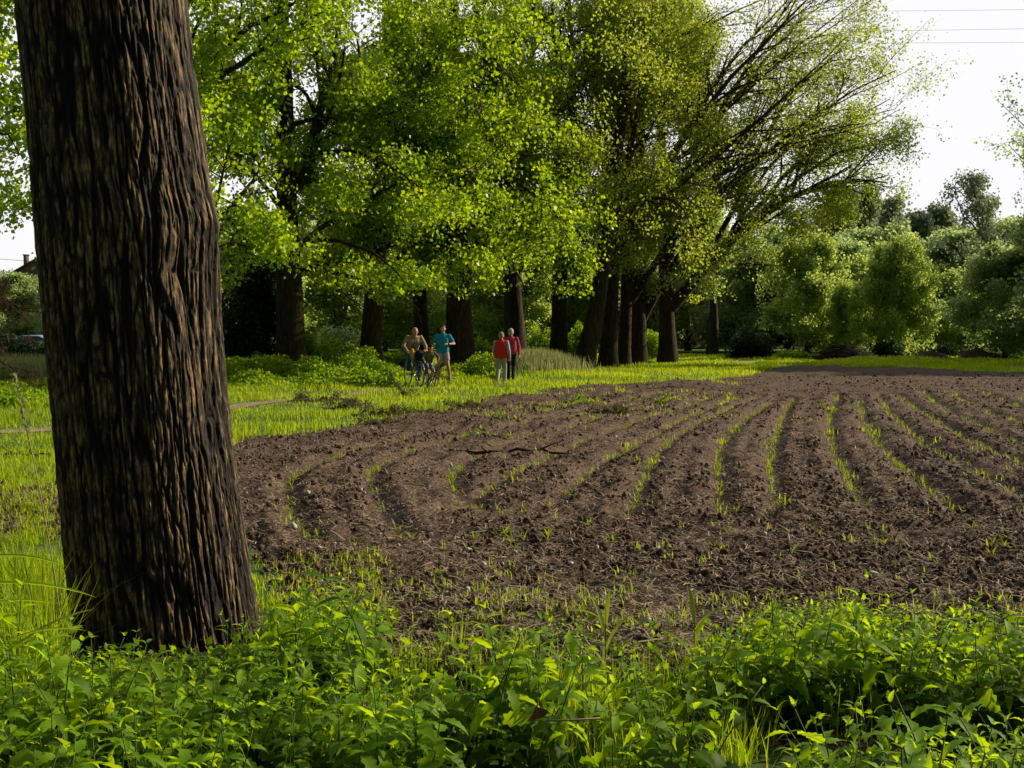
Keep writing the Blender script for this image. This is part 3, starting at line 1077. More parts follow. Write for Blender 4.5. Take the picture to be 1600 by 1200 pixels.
row_tree(722, Y4, 46, 23, 716, 455, 'broad black poplar trunk just right of the jogger',
         guided=[gl(Y4, [(722, 440, 0), (760, 390, -3), (800, 400, -6), (830, 470, -8)], .12), gl(Y4, [(722, 330, 0), (790, 280, -3), (850, 300, -6), (880, 370, -8)], .12),
                 gl(Y4, [(715, 200, 0), (760, 120, -1), (830, 40, -2), (850, -40, -3)], .2),
                 gl(Y4, [(716, 260, 0), (760, 200, -5), (800, 180, -9)], .1), gl(Y4, [(716, 120, 0), (780, 80, -5), (830, 90, -9)], .1), gl(Y4, [(716, 60, 0), (760, 0, -5), (800, -20, -8)], .1)], **near_kw)
Y5 = 58
mid_kw = dict(n_limb=32, limb_z=(.16, .95), limb_len=4.6, k2=9, k3=7, nleaf=24, leaf=.13, spread=.17, zcut=17, zmin=3.0, leafmat='leaf_lime', trop3=(0, 0, -.12))
row_tree(806, Y5, 36, 23, 800, 470, 'dark poplar trunk beyond the walking couple, behind the grassy bank',
         guided=[gl(Y5, [(808, 300, 0), (818, 200, 0), (830, 100, 0), (840, -20, 0)], .3), gl(Y5, [(806, 430, 0), (850, 380, -4), (900, 390, -8)], .12)], **mid_kw)
ol_kw = dict(zmin=3.3, l2=.38, n_limb=22, limb_z=(.17, .95), limb_len=4.8, bias=(.2, -.8, 0), limb_r=.2, k2=12, k3=8, nleaf=15, leaf=.12, spread=.26, zcut=17, leafmat='leaf_olive', trop2=(.02, 0, .02), trop3=(.02, 0, -.03), wid=.36)
Y6 = 54
row_tree(872, Y6, 29, 23, 874, 420, 'upright black poplar trunk right of the pale grass bank',
         guided=[gl(Y6, [(875, 330, 0), (870, 200, 0), (865, 60, 0), (860, -60, 0)], .28),
                 gl(Y6, [(868, 140, 0), (900, 130, -.5), (980, 95, -1), (1080, 45, -2), (1190, 0, -2)], .17),
                 gl(Y6, [(875, 250, 0), (960, 300, -3), (1010, 380, -5)], .1),
                 gl(Y6, [(870, 200, 0), (900, 180, -6), (930, 210, -10)], .1), gl(Y6, [(870, 80, 0), (900, 40, -6), (950, 60, -10)], .1)], **dict(ol_kw, n_limb=26))
Y7 = 50
row_tree(910, Y7, 32, 22, 935, 470, 'strongly slanting poplar trunk with a splayed foot',
         guided=[gl(Y7, [(940, 440, 0), (965, 340, 0), (985, 230, 0), (1010, 80, 0), (1030, -40, 0)], .22), gl(Y7, [(940, 430, 0), (900, 350, -1), (840, 330, -3)], .1),
                 gl(Y7, [(955, 360, 0), (1020, 300, -2), (1070, 310, -4), (1090, 380, -5)], .1)], **ol_kw)
Y8 = 53
row_tree(950, Y8, 28, 23, 958, 420, 'black forked poplar trunk, left of a close pair',
         guided=[gl(Y8, [(958, 410, 0), (990, 320, 0), (1060, 220, 0), (1150, 110, 0), (1230, 30, 0), (1290, -30, 0)], .2),
                 gl(Y8, [(956, 380, 0), (945, 260, 0), (950, 120, 0), (960, -40, 0)], .22),
                 gl(Y8, [(975, 360, 0), (1040, 310, -1), (1130, 240, -2), (1230, 150, -2), (1320, 60, -2)], .15)], **ol_kw)
row_tree(974, Y8 + 2, 22, 21, 978, 500, 'slim reddish poplar trunk pressed against its darker neighbour',
         guided=[gl(Y8 + 2, [(980, 480, 0), (1010, 430, 0), (1040, 380, 0), (1100, 290, 0), (1190, 180, 0), (1300, 90, 0)], .2)], **dict(ol_kw, n_limb=8, k2=20, nleaf=22))
Y10 = 56
row_tree(996, Y10, 29, 23, 998, 450, 'grey poplar trunk with a slanting limb, second from the right end of the row',
         guided=[gl(Y10, [(1004, 500, 0), (1025, 450, 0), (1060, 390, 0), (1130, 300, 0), (1240, 200, 0), (1340, 130, 0), (1400, 110, 0)], .2),
                 gl(Y10, [(1000, 430, 0), (1010, 320, 0), (1080, 180, 0), (1170, 60, 0), (1250, -20, 0)], .2),
                 gl(Y10, [(1000, 470, 0), (1060, 440, -2), (1120, 400, -3), (1170, 385, -4)], .08),
                 gl(Y10, [(1010, 400, 0), (1060, 260, 0), (1150, 150, 0), (1260, 60, 0), (1340, 0, 0)], .14),
                 gl(Y10, [(1020, 350, 0), (1100, 310, 1), (1210, 230, 1), (1300, 190, 1), (1400, 170, 1)], .12)], **dict(ol_kw, k2=17, nleaf=20))
Y11 = 58
fan = dict(ol_kw, n_limb=14, nleaf=36, k2=15, limb_z=(.4, .95), t2=.28, l2=.36, spread=.3)
row_tree(1044, Y11, 29, 22, 1040, 450, 'last poplar of the row with a huge limb arching right over the field',
         guided=[gl(Y11, [(1048, 480, 0), (1090, 425, 0), (1140, 378, 0), (1190, 330, 0), (1270, 290, 0), (1330, 268, 0), (1385, 285, 0)], .36),
                 gl(Y11, [(1140, 378, 0), (1200, 300, 0), (1270, 230, 0), (1340, 185, 0), (1390, 155, 0)], .16),
                 gl(Y11, [(1140, 378, 0), (1190, 345, 0), (1260, 325, -1), (1330, 318, -1)], .08),
                 gl(Y11, [(1090, 425, 0), (1150, 330, 1), (1180, 230, 1), (1250, 130, 1), (1330, 60, 1)], .18),
                 gl(Y11, [(1120, 180, 0), (1200, 110, 0), (1290, 50, 0), (1360, 0, 0)], .09),
                 gl(Y11, [(1150, 330, 0), (1230, 230, -1), (1310, 140, -1), (1370, 110, -1)], .09),
                 gl(Y11, [(1150, 150, 1), (1220, 60, 1), (1290, 0, 1), (1330, -30, 1)], .08),
                 gl(Y11, [(1190, 330, 0), (1270, 255, 0), (1340, 225, 0), (1390, 220, 0)], .12),
                 gl(Y11, [(1040, 440, 0), (1060, 320, 0), (1120, 180, 0), (1200, 50, 0), (1260, -30, 0)], .22),
                 gl(Y11, [(1045, 400, 0), (1100, 330, -2), (1170, 300, -3), (1230, 330, -4), (1250, 350, -4)], .08),
                 gl(Y11, [(1052, 470, 0), (1080, 490, -1), (1085, 530, -2)], .03)], **fan)
# trees on the left side
row_tree(-150, 30, 50, 19, -160, 200, 'poplar off the left border whose drooping leafy branches enter the picture at top left',
         guided=[gl(30, [(-140, 330, 0), (-60, 200, 0), (10, 190, -1), (30, 240, -1)], .09), gl(30, [(-145, 200, 0), (-60, 110, 0), (10, 85, 0), (45, 70, 0)], .1),
                 gl(30, [(-145, 100, 0), (-60, 20, 0), (20, -10, 0)], .1), gl(30, [(-140, 280, 0), (-60, 160, 0), (0, 130, -1), (28, 180, -1)], .09)], **dict(near_kw, n_limb=16, limb_z=(.5, .95), limb_len=3.5))


# ================================================================== BACKGROUND WOOD
def far_proto(leafmat, H, rw, leaf, n_limb, k2, k3, nleaf, z0, ang, trop3, spread, label, barkmat='bark_far', r0=.22, kl=None, trop1=(0, 0, .05)):
    return build_tree('broadleaf_tree', (0, 0, 0), [(0, 0, 0), (.1, 0, H * .4), (-.1, 0.1, H * .75), (0, 0, H * .97)], r0, .03, n_limb=n_limb, limb_z=(z0, .97), limb_len=rw,
                      limb_ang=ang, k2=k2, k3=k3, nleaf=nleaf, leaf=leaf, spread=spread, leafmat=leafmat, barkmat=barkmat, trop3=trop3, label=label, cat='tree', limb_r=.35, kl=kl, trop1=trop1)


def place(proto, first, px, Yd, s, sx=None, rz=None, label=None, group=None):
    o = proto if first else copy_tree(proto)
    o.location = (*XY(px, Yd), -.05)
    o.scale = (s * (sx or 1), s * (sx or 1), s)
    o.rotation_euler = (0, 0, rz if rz is not None else random.uniform(0, 6.28))
    if label: o['label'] = label
    if group: o['group'] = group
    elif 'group' in o: del o['group']
    return o


willow = far_proto('leaf_willow', 8, 3.2, .18, 46, 9, 7, 19, .04, (.6, 1.3), (0, 0, -.35), .25, 'x', kl=.8, trop1=(0, 0, .0))
round_ = far_proto('leaf_mid', 9, 3.8, .22, 46, 9, 6, 20, .04, (.6, 1.4), (0, 0, -.10), .28, 'x', kl=.78, trop1=(0, 0, .01))
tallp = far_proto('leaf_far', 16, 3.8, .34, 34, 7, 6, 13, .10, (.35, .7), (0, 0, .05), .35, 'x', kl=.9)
airy = far_proto('leaf_mid', 12, 4.2, .17, 24, 8, 6, 11, .22, (.4, .9), (0, 0, 0), .2, 'x')
G1 = 'trees of the wood beyond the field'
place(willow, True, 1398, 70, .88, .85, 1.0, 'pale yellow-green willow, the brightest tree beyond the field', G1)
place(willow, False, 1262, 76, .98, .95, 2.2, 'darker drooping willow between the dark bush and the brush pile', G1)
place(willow, False, 1328, 72, .58, .8, 4.0, 'small pale willow shrub just behind the brush pile', G1)
place(willow, False, 1440, 82, .8, 1.0, 5.0, 'willow in the shade, right behind the brightest pale one', G1)
place(willow, False, 1200, 92, 1.0, 1.1, 3.0, 'hazy willow far behind the dark rounded bush', G1)
place(round_, True, 1500, 85, .95, 1.1, .4, 'broad dark green tree behind the earth mounds', G1)
place(round_, False, 1570, 64, .68, 1.1, 1.4, 'low dense tree at the right border under the tall thin one', G1)
place(round_, False, 1660, 61, .85, 1.2, 2.4, 'dense green tree just past the right border', G1)
place(round_, False, 1155, 95, 1.0, 1.1, 3.4, 'dim green tree seen below the great arching limb', G1)
place(round_, False, 1290, 100, 1.0, 1.0, 4.4, 'green tree rising behind the two willows', G1)
place(airy, True, 1085, 110, 1.0, 1.1, .3, 'airy tree glimpsed just right of the last avenue trunk', G1)
b = np.array([*XY(1113, 78), 0])
build_tree('broadleaf_tree', b, [b, AT(1116, 500, 78), AT(1113, 440, 78), AT(1105, 340, 78)], .42, .05, n_limb=18, limb_z=(.35, .97), limb_len=3.0, limb_ang=(.5, 1.2), k2=7, k3=5, nleaf=14, leaf=.17, spread=.22,
           leafmat='leaf_willow', barkmat='bark_far', label='lone tree with a bare grey flared trunk right of the avenue')
for i, (px, Yd, s, lb) in enumerate([(1310, 128, 1.1, 'leftmost of the tall dark poplars on the skyline'), (1345, 132, 1.13, 'tallest dark poplar on the skyline'), (1385, 135, 1.08, 'dark skyline poplar directly above the brightest willow'),
                                     (1432, 138, 1.0, 'dark skyline poplar left of the sky notch by the tall thin tree'), (1468, 140, 1.06, 'dark skyline poplar against the tall thin tree'), (1510, 140, .9, 'dark skyline poplar behind the tall thin tree')]):
    place(tallp, i == 0, px, Yd, s, 1.0, i * 1.1, lb, G1)
GB = 'LBL'
G2 = 'trees seen between the avenue trunks'
for i, (px, Yd, s, kd) in enumerate([(390, 78, 1.0, 0), (450, 95, 1.2, 1), (520, 84, 1.0, 0), (600, 98, 1.25, 1), (660, 88, 1.0, 0), (745, 100, 1.3, 1), (800, 86, 1.0, 0), (850, 104, 1.3, 1), (905, 90, 1.1, 0), (960, 105, 1.3, 1), (1020, 92, 1.1, 0), (1075, 100, 1.2, 1),
                                     (560, 125, 1.6, 1), (700, 125, 1.6, 1), (880, 125, 1.6, 1), (1040, 125, 1.5, 1), (1230, 118, 1.3, 1), (340, 110, 1.4, 1)]):
    place(willow if kd == 0 else round_, False, px, Yd, s, 1.15, None, 'green tree of the far wood seen between the avenue trunks', G2)
for i, (px, Yd, s, kd) in enumerate([(1180, 88, .85, 1), (1235, 90, .95, 0), (1300, 86, .9, 1), (1345, 84, .85, 0), (1370, 92, 1.05, 1), (1450, 92, .95, 1), (1480, 78, .7, 0), (1530, 90, 1.05, 1), (1560, 80, .85, 0), (1610, 88, 1.1, 1), (1700, 84, 1.1, 1)]):
    place(willow if kd == 0 else round_, False, px, Yd, s, 1.25, None, 'green tree filling the wood edge behind the willows', 'trees closing the wood edge')
# off the right border: these throw the shade on the far end of the field
for i, (X_, Y_, s) in enumerate([(35, 58, 1.3), (38, 53.5, 1.3), (43, 56, 1.4), (47, 51, 1.45), (53, 55, 1.5), (55, 49, 1.5)]):
    o = place(round_, False, 800, 50, s, 1.1, None, 'green tree outside the right border that shades the far end of the field', 'trees right of the picture')
    o.location = (X_, Y_, -.05)

# tall thin tree at the right with its slanting stem, and the one beyond the border
b = np.array([*XY(1606, 70), 0])
build_tree('broadleaf_tree', b, [b, AT(1588, 500, 70), AT(1560, 430, 70), AT(1530, 360, 70), AT(1520, 285, 70)], .2, .03,
           guided=[gl(70, [(1575, 470, 0), (1520, 420, 0), (1470, 370, 0)], .08), gl(70, [(1560, 430, 0), (1590, 380, 0), (1600, 330, 0)], .07), gl(70, [(1535, 370, 0), (1500, 330, 0), (1490, 300, 0)], .06)],
           n_limb=18, limb_z=(.5, .97), limb_len=2.8, limb_ang=(.5, 1.0), k2=7, k3=5, nleaf=8, leaf=.16, spread=.2, leafmat='leaf_far', barkmat='bark_far', label='tall thin tree with slanting bare stem and airy top near the right border')
b = np.array([*XY(1690, 62), 0])
build_tree('broadleaf_tree', b, [b, AT(1685, 450, 62), AT(1675, 300, 62), AT(1660, 80, 62)], .3, .04, n_limb=24, limb_z=(.3, .97), limb_len=3.2, limb_ang=(.5, 1.1), k2=7, k3=5, nleaf=12, leaf=.16, spread=.2,
           leafmat='leaf_mid', barkmat='bark_far', guided=[gl(62, [(1680, 330, 0), (1630, 230, 0), (1585, 180, 0), (1562, 160, 0)], .07), gl(62, [(1682, 380, 0), (1640, 300, 0), (1600, 240, 0), (1575, 225, 0)], .06)], label='tall tree past the right border whose leafy twigs reach into the sky')


# the far wood behind everything
def far_wood(x0, x1, y0, y1, hmax, n, leaf, label):
    x = rng.uniform(x0, x1, n); y = rng.uniform(y0, y1, n)
    hh = hmax * (.45 + .55 * vn2(x * .12, y * .05, 101)) * (.8 + .4 * vn2(x * .5, y * .2, 102))
    z = hh * rng.uniform(0, 1, n) ** .8
    pos = np.stack([x, y, z], 1) + rng.normal(0, .4, (n, 3))
    V, Q = leaves_at(pos, leaf, .2)
    o = link('far_wood', mesh_np('far_wood', V, Q, clump_tint(pos, .25)), M['leaf_far'])
    tag(o, label, 'wood', kind='stuff')


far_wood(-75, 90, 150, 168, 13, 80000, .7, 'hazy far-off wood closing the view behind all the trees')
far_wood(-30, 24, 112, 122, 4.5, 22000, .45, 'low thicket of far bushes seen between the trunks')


# ================================================================== BUSHES
def bush(name, c, r, n, leaf, mat, label, group=None, cat='bush', wid=.4, nst=14):
    root = empty(name, (c[0], c[1], 0))
    tag(root, label, cat, group)
    st = MB()
    tips = []
    for i in range(nst):
        a = rng.uniform(0, 2 * PI); q = rng.uniform(.2, .9)
        tip = np.array([math.cos(a) * r[0] * q, math.sin(a) * r[1] * q, r[2] * rng.uniform(.5, .95) * (1.1 - .5 * q)])
        st.tube([tip * 0 + [tip[0] * .15, tip[1] * .15, -.05], tip * [.5, .5, .6], tip], [.02, .014, .005], 4)
    st.build('stems', M['twig'], root)
    m_ = 26
    cc = unit(rng.normal(0, 1, (m_, 3))) * rng.uniform(.35, .85, (m_, 1))
    cc[:, 2] = np.abs(cc[:, 2])
    which = rng.integers(0, m_, n)
    u = unit(rng.normal(0, 1, (n, 3))) * rng.uniform(.6, 1, (n, 1)) ** .5 * rng.uniform(.22, .4, (m_, 1))[which]
    pos = (cc[which] + u) * np.array(r)
    pos[:, 2] = np.abs(pos[:, 2])
    V, Q = leaves_at(pos, leaf, .2, wid)
    link('foliage', mesh_np('foliage', V, Q, clump_tint(pos, 2.0)), M[mat], root)
    return root


bush('dark_bush', XY(1172, 68), (1.45, 1.2, 1.75), 6000, .13, 'leaf_dark', 'dark rounded evergreen bush beside the lone grey trunk')
bush('dark_bush', XY(1385, 66), (1.1, 1.0, 1.5), 3500, .13, 'leaf_dark', 'dark shrub between the brush pile and the brightest willow')
bush('green_bush', XY(1240, 66), (1.3, .8, .7), 2200, .12, 'leaf_weed', 'low green shrub left of the brush pile')
bush('green_bush', XY(1460, 70), (2.2, 1.0, 1.3), 3500, .14, 'leaf_dark', 'dark shrub behind the left earth mound')
bush('green_bush', XY(1580, 66), (2.5, 1.0, 1.0), 3500, .14, 'leaf_mid', 'shrub behind the right earth mound')
# dark elder bush at the left of the avenue
bush('dark_bush', XY(392, 46), (2.0, 1.8, 6.2), 16000, .14, 'leaf_dark', 'tall dark elder bush behind the thick straight poplar', nst=20)
bush('dark_bush', XY(540, 50), (1.6, 1.2, 2.4), 5000, .12, 'leaf_mid', 'dim shrub between the thick straight trunk and the leaning one')
for i, (px, Yd, s, lb) in enumerate([(500, 43, 1.9, 'tall leafy shrub right of the thick straight trunk'), (548, 40, 1.2, 'bright shrub in front of the leaning trunk'), (620, 50, .9, 'shrub behind the seated cyclist'),
                                     (765, 44, .9, 'leafy shrub at the foot of the broad black trunk'), (990, 58, .5, 'tiny shoot bush among the rightmost trunks'), (745, 52, 1.6, 'shrub in the gap right of the broad black trunk'), (840, 62, 2.2, 'shrub behind the pale grass bank'), (905, 62, 2.3, 'shrub behind the slanting trunk'), (1010, 66, 2.0, 'shrub behind the right end of the avenue')]):
    bush('green_bush', XY(px, Yd), (1.1, 1.0, s), int(2600 * (.6 + s)), .10, 'leaf_weed', lb)

# low weeds under the avenue
n = 60000
px_ = rng.uniform(340, 640, n)
yy = rng.uniform(31, 46, n)
x = (px_ - 800) / F * yy; y = yy
hump = np.clip((vn2(x * .9, y * .9, 81) - .25) * 1.5, 0, 1) * np.clip((yy - 31.5) / 5, 0, 1) * np.clip((645 - px_) / 60, .15, 1)
k = rng.uniform(0, 1, n) < hump * 1.6
x, y, hump = x[k], y[k], hump[k]
z = .85 * hump * rng.uniform(.1, 1, len(x)) ** .6
pos = np.stack([x, y, z + turf_z(x, y)], 1)
V, Q = leaves_at(pos, .10, .1)
o = link('low_weeds', mesh_np('low_weeds', V, Q, clump_tint(pos, 1.5)), M['leaf_weed'])
tag(o, 'low leafy weeds and brambles under the left trunks of the avenue', 'weeds', kind='stuff')
n = 26000
px_ = rng.uniform(690, 800, n)
yy = rng.uniform(38, 48, n)
x = (px_ - 800) / F * yy; y = yy
hump = np.clip((vn2(x * .9, y * .9, 82) - .3) * 1.5, 0, 1)
k = rng.uniform(0, 1, n) < hump
x, y, hump = x[k], y[k], hump[k]
pos = np.stack([x, y, .55 * hump * rng.uniform(.1, 1, len(x)) + turf_z(x, y)], 1)
V, Q = leaves_at(pos, .09, .1)
o = link('low_weeds', mesh_np('low_weeds', V, Q, clump_tint(pos, 1.5)), M['leaf_weed'])
tag(o, 'low leafy weeds around the foot of the broad black trunk', 'weeds', kind='stuff')
# field-end weeds strip
n = 60000
px_ = rng.uniform(1180, 1900, n); yy = rng.uniform(51.5, 58, n)
x = (px_ - 800) / F * yy; y = yy
k = off_field(x, y, .0) & (rng.uniform(0, 1, n) < vn2(x * .7, y * .7, 83) * 1.5)
x, y = x[k], y[k]
hh = .38 * vn2(x * .5, y * .5, 84)
pos = np.stack([x, y, hh * rng.uniform(.1, 1, len(x)) + turf_z(x, y)], 1)
V, Q = leaves_at(pos, .10, -.6, .2)
o = link('field_end_weeds', mesh_np('field_end_weeds', V, Q, clump_tint(pos, 1.0)), M['grass'])
tag(o, 'rank green growth in a strip across the far end of the field', 'weeds', kind='stuff')
# near left rough herbs
n = 26000
px_ = rng.uniform(-200, 120, n); yy = rng.uniform(24, 34, n)
x = (px_ - 800) / F * yy; y = yy
hh = .75 * np.clip(vn2(x * .6, y * .6, 85) - .2, 0, 1)
pos = np.stack([x, y, hh * rng.uniform(.1, 1, len(x)) + turf_z(x, y)], 1)
V, Q = leaves_at(pos, .09, .1)
o = link('low_weeds', mesh_np('low_weeds', V, Q, clump_tint(pos, 1.5)), M['leaf_weed'])
tag(o, 'low leafy herbs in the meadow left of the near trunk', 'weeds', kind='stuff')
n = 14000
x = rng.uniform(-30, -14, n); y = rng.uniform(36, 44, n)
V, Q = blades(x, y, np.zeros(n), rng.uniform(.5, .95, n), rng.uniform(.02, .04, n), .3)
o = link('tall_pale_grass', mesh_np('tall_pale_grass', V, Q, np.repeat(rng.uniform(0, .5, n), 2)), M['dry_grass'])
tag(o, 'strip of tall dull grass behind the brown pine at the left', 'grass', kind='stuff')

# mounds of earth and brush pile
def mound(px, Yd, rx, ry, h, label):
    n_, m_ = 40, 14
    V, Q = [], []
    cx_, cy_ = XY(px, Yd)
    for i in range(m_):
        q = i / (m_ - 1)
        for j in range(n_):
            a = j / n_ * 2 * PI
            X_ = math.cos(a) * rx * q; Y_ = math.sin(a) * ry * q
            V.append([X_, Y_, h * math.cos(q * PI / 2) ** 1.3])
    V = np.array(V)
    V[:, 2] += .22 * (vn2(V[:, 0] * 2.2 + px, V[:, 1] * 2.2, 91) - .4) * (V[:, 2] > .02) + .12 * (vn2(V[:, 0] * 6 + px, V[:, 1] * 6, 92) - .5) - .06
    for i in range(m_ - 1):
        for j in range(n_):
            Q.append([i * n_ + j, (i + 1) * n_ + j, (i + 1) * n_ + (j + 1) % n_, i * n_ + (j + 1) % n_])
    o = link('earth_mound', mesh_np('earth_mound', V, np.array(Q), smooth=True), M['soil'])
    o.location = (cx_, cy_, 0)
    tag(o, label, 'mound')


mound(1455, 64, 1.9, 1.2, .62, 'low heap of dark earth right of the brush pile')
mound(1530, 63, 1.7, 1.1, .75, 'peaked heap of dark earth near the right border')
mb = MB()
for i in range(420):
    a = rng.uniform(0, 2 * PI); q = rng.uniform(0, 1) ** .6
    c = np.array([math.cos(a) * 1.5 * q, math.sin(a) * .9 * q, .95 * (1 - q ** 1.6) * rng.uniform(.15, 1)])
    b_ = rng.normal(0, .35); d = np.array([math.cos(b_), rng.normal(0, .4), rng.normal(0, .16)]) * rng.uniform(.35, .85)
    mb.tube([c - d, c + rng.normal(0, .06, 3), c + d], [.022, .018, .007], 4)
bp = mb.build('brush_pile', M['twig'])
bp.location = (*XY(1320, 64), .02)
tag(bp, 'big pile of bare cut branches at the far end of the field', 'brush pile')

# ================================================================== FALLEN BRANCHES
def fallen(name, L, seed, nleaf, leafy, up=0.12):
    root = empty(name)
    S = np.array([[-L / 2, 0, .04]]); D = np.array([[1, .1, up]])
    P1 = grow(S, D, np.array([L]), 9, .10, (0, 0, -.04)); R1 = np.linspace(.032, .008, 9)[None]
    S, D, L2, R_ = spawn(P1, R1, 12, .1, 1, .4, 1.0, .36, .6, .3, (0, 0, .9)); P2 = grow(S, D, L2, 6, .16, (0, 0, -.04)); R2 = R_[:, None] * np.linspace(1, .3, 6)[None]
    S, D, L3, R_ = spawn(P2, R2, 5, .2, 1, .4, 1.0, .45); P3 = grow(S, D, L3, 4, .2, (0, 0, -.08)); R3 = np.maximum(R_, .003)[:, None] * np.linspace(1, .4, 4)[None]
    for P in (P1, P2, P3):
        P[..., 2] = np.maximum(P[..., 2], .02)
    bb = MB()
    for P, R_, k in ((P1, R1, 7), (P2, R2, 5), (P3, R3, 3)):
        bb.add(*tubes(P, R_, k))
    bb.build('branch', M['twig'], root)
    pos = np.repeat(P3.reshape(-1, 3), nleaf, 0)
    pos = pos + rng.normal(0, .05, pos.shape)
    pos[:, 2] = np.maximum(pos[:, 2], .02)
    V, Q = leaves_at(pos, .075, .6, .3)
    link('leaves', mesh_np('leaves', V, Q, rng.uniform(0, 1, len(pos))), M[leafy], root)
    return root


fb1, fb2, fb3 = fallen('fallen_branch', 2.0, 1, 5, 'wither', .22), fallen('fallen_branch', 1.6, 2, 4, 'wither', .1), fallen('fallen_branch', 1.3, 3, 3, 'leaf_weed', .1)
FBG = 'fallen leafy branches on the grass edge'
fbl = [(0, 648, 624, .6, 1.3, 'largest fallen branch of withered leaves in front of the cyclists'), (0, 622, 619, .7, 2.6, 'withered branch standing up before the front bicycle'), (0, 680, 612, .9, .3, 'withered branch lying before the child cyclist'),
       (1, 600, 652, .8, .4, 'withered branch across the grass edge below the cyclists'), (1, 660, 652, .55, .2, 'withered branch on the soil edge, just below the largest one'), (1, 720, 640, .65, .1, 'withered branch at the soil edge left of the walkers'),
       (0, 490, 632, .7, .6, 'withered branch on the grass beside the footpath'), (1, 540, 640, .8, .9, 'thin withered branch between the footpath and the cyclists'), (2, 780, 660, .5, .2, 'green leafy branch lying on soil below the red vest walker'),
       (1, 590, 668, .6, .1, 'dark withered branch at the left field edge'), (2, 905, 632, .7, .2, 'green leafy twig heap on the soil left of center'), (2, 1040, 632, .8, .2, 'green leafy branch on the far soil below the rightmost trunks'),
       (1, 950, 648, .7, .1, 'flat brown branch on the far soil'), (2, 740, 690, .6, 1.0, 'small green sprig on the soil by the long stick'), (2, 1280, 645, .55, .3, 'small green branch on the soil of the far rows'), (1, 700, 597, .55, 1.6, 'small withered tuft at the jogger\'s feet')]
seen = set()
for kd, px, py, s, rz, lb in fbl:
    pr = (fb1, fb2, fb3)[kd]
    o = pr if kd not in seen else copy_tree(pr)
    seen.add(kd)
    g_ = G(px, py)
    o.location = (g_[0], g_[1], .03)
    o.scale = (s, s, s * (1.0 if kd else 1.0))
    o.rotation_euler = (0, 0, rz)
    if lb.startswith('withered branch standing') or 'child cyclist' in lb:
        o.rotation_euler = (0.15, -1.0, rz)
        o.scale = (s * .5,) * 3
        o.location[2] = .36 * s
    tag(o, lb, 'branch', FBG)


def stick(pts, r0, r1, label, name='fallen_stick'):
    P = resample(pts, 14)
    P[1:-1] += rng.normal(0, .015, (12, 3))
    mb = MB()
    c = P[0].copy()
    mb.tube(P - c, np.linspace(r0, r1, 14), 7)
    for k_ in (4, 9):
        d = np.array([rng.normal(0, .1), rng.normal(0, .1), .06])
        mb.tube([P[k_] - c, P[k_] - c + d, P[k_] - c + d * 1.8 + [0.05, 0, 0]], [r0 * .5, r0 * .35, r0 * .2], 5)
    o = mb.build(name, M['twig'])
    o.location = c
    tag(o, label, 'stick')


stick([G(702, 704, .06), G(760, 708, .05), G(830, 704, .07), G(905, 710, .05)], .028, .014, 'long thin dark stick lying across the middle of the soil')
stick([G(1450, 855, .05), G(1500, 862, .05), G(1560, 868, .05), G(1640, 872, .04)], .03, .016, 'thick dark stick on the soil at the right border')
stick([G(1130, 648, .06), G(1180, 632, .06), G(1230, 622, .05)], .03, .012, 'pale crooked stick on the far soil')
stick([G(0, 712, .06), G(40, 708, .06), G(75, 710, .05)], .02, .01, 'thin stick on the grass left of the near trunk')
stick([G(20, 740, .05), G(50, 748, .05), G(80, 742, .05)], .018, .01, 'short stick in the brown patch left of the near trunk')
stick([G(990, 610, .06), G(1040, 604, .1), G(1080, 606, .05)], .03, .012, 'pale stick near the far grass edge')
stick([G(1410, 650, .05), G(1500, 635, .05), G(1600, 637, .05)], .02, .01, 'straight thin stick across the far rows at the right')

# ================================================================== FOREGROUND PLANTS
def leaf_blade(L, W, stations, serr, curl, fold, rs):
    """one nettle-like leaf growing along +X from the origin, face up +Z"""
    t = np.linspace(0, 1, stations)
    w_ = W * .5 * np.sin(PI * t ** .62) ** 1.05
    w_[0] = W * .03
    w_[-1] = W * .01
    sr = 1 + serr * np.where(np.arange(stations) % 2 == 0, -1, 1)
    w_ = w_ * sr
    ang = curl * t
    xs = np.concatenate([[0], np.cumsum(np.cos(ang[1:]) * L / (stations - 1))])
    zs = np.concatenate([[0], np.cumsum(-np.sin(ang[1:]) * L / (stations - 1))])
    V = []
    for i in range(stations):
        V += [[xs[i], -w_[i], zs[i] + fold * w_[i]], [xs[i], 0, zs[i]], [xs[i], w_[i], zs[i] + fold * w_[i]]]
    Q = []
    for i in range(stations - 1):
        for j in range(2):
            Q.append([i * 3 + j, i * 3 + j + 1, i * 3 + 4 + j, i * 3 + 3 + j])
    return np.array(V), np.array(Q)


def rotm(az, el, roll=0):
    return np.array((Matrix.Rotation(az, 3, 'Z') @ Matrix.Rotation(-el, 3, 'Y') @ Matrix.Rotation(roll, 3, 'X')))


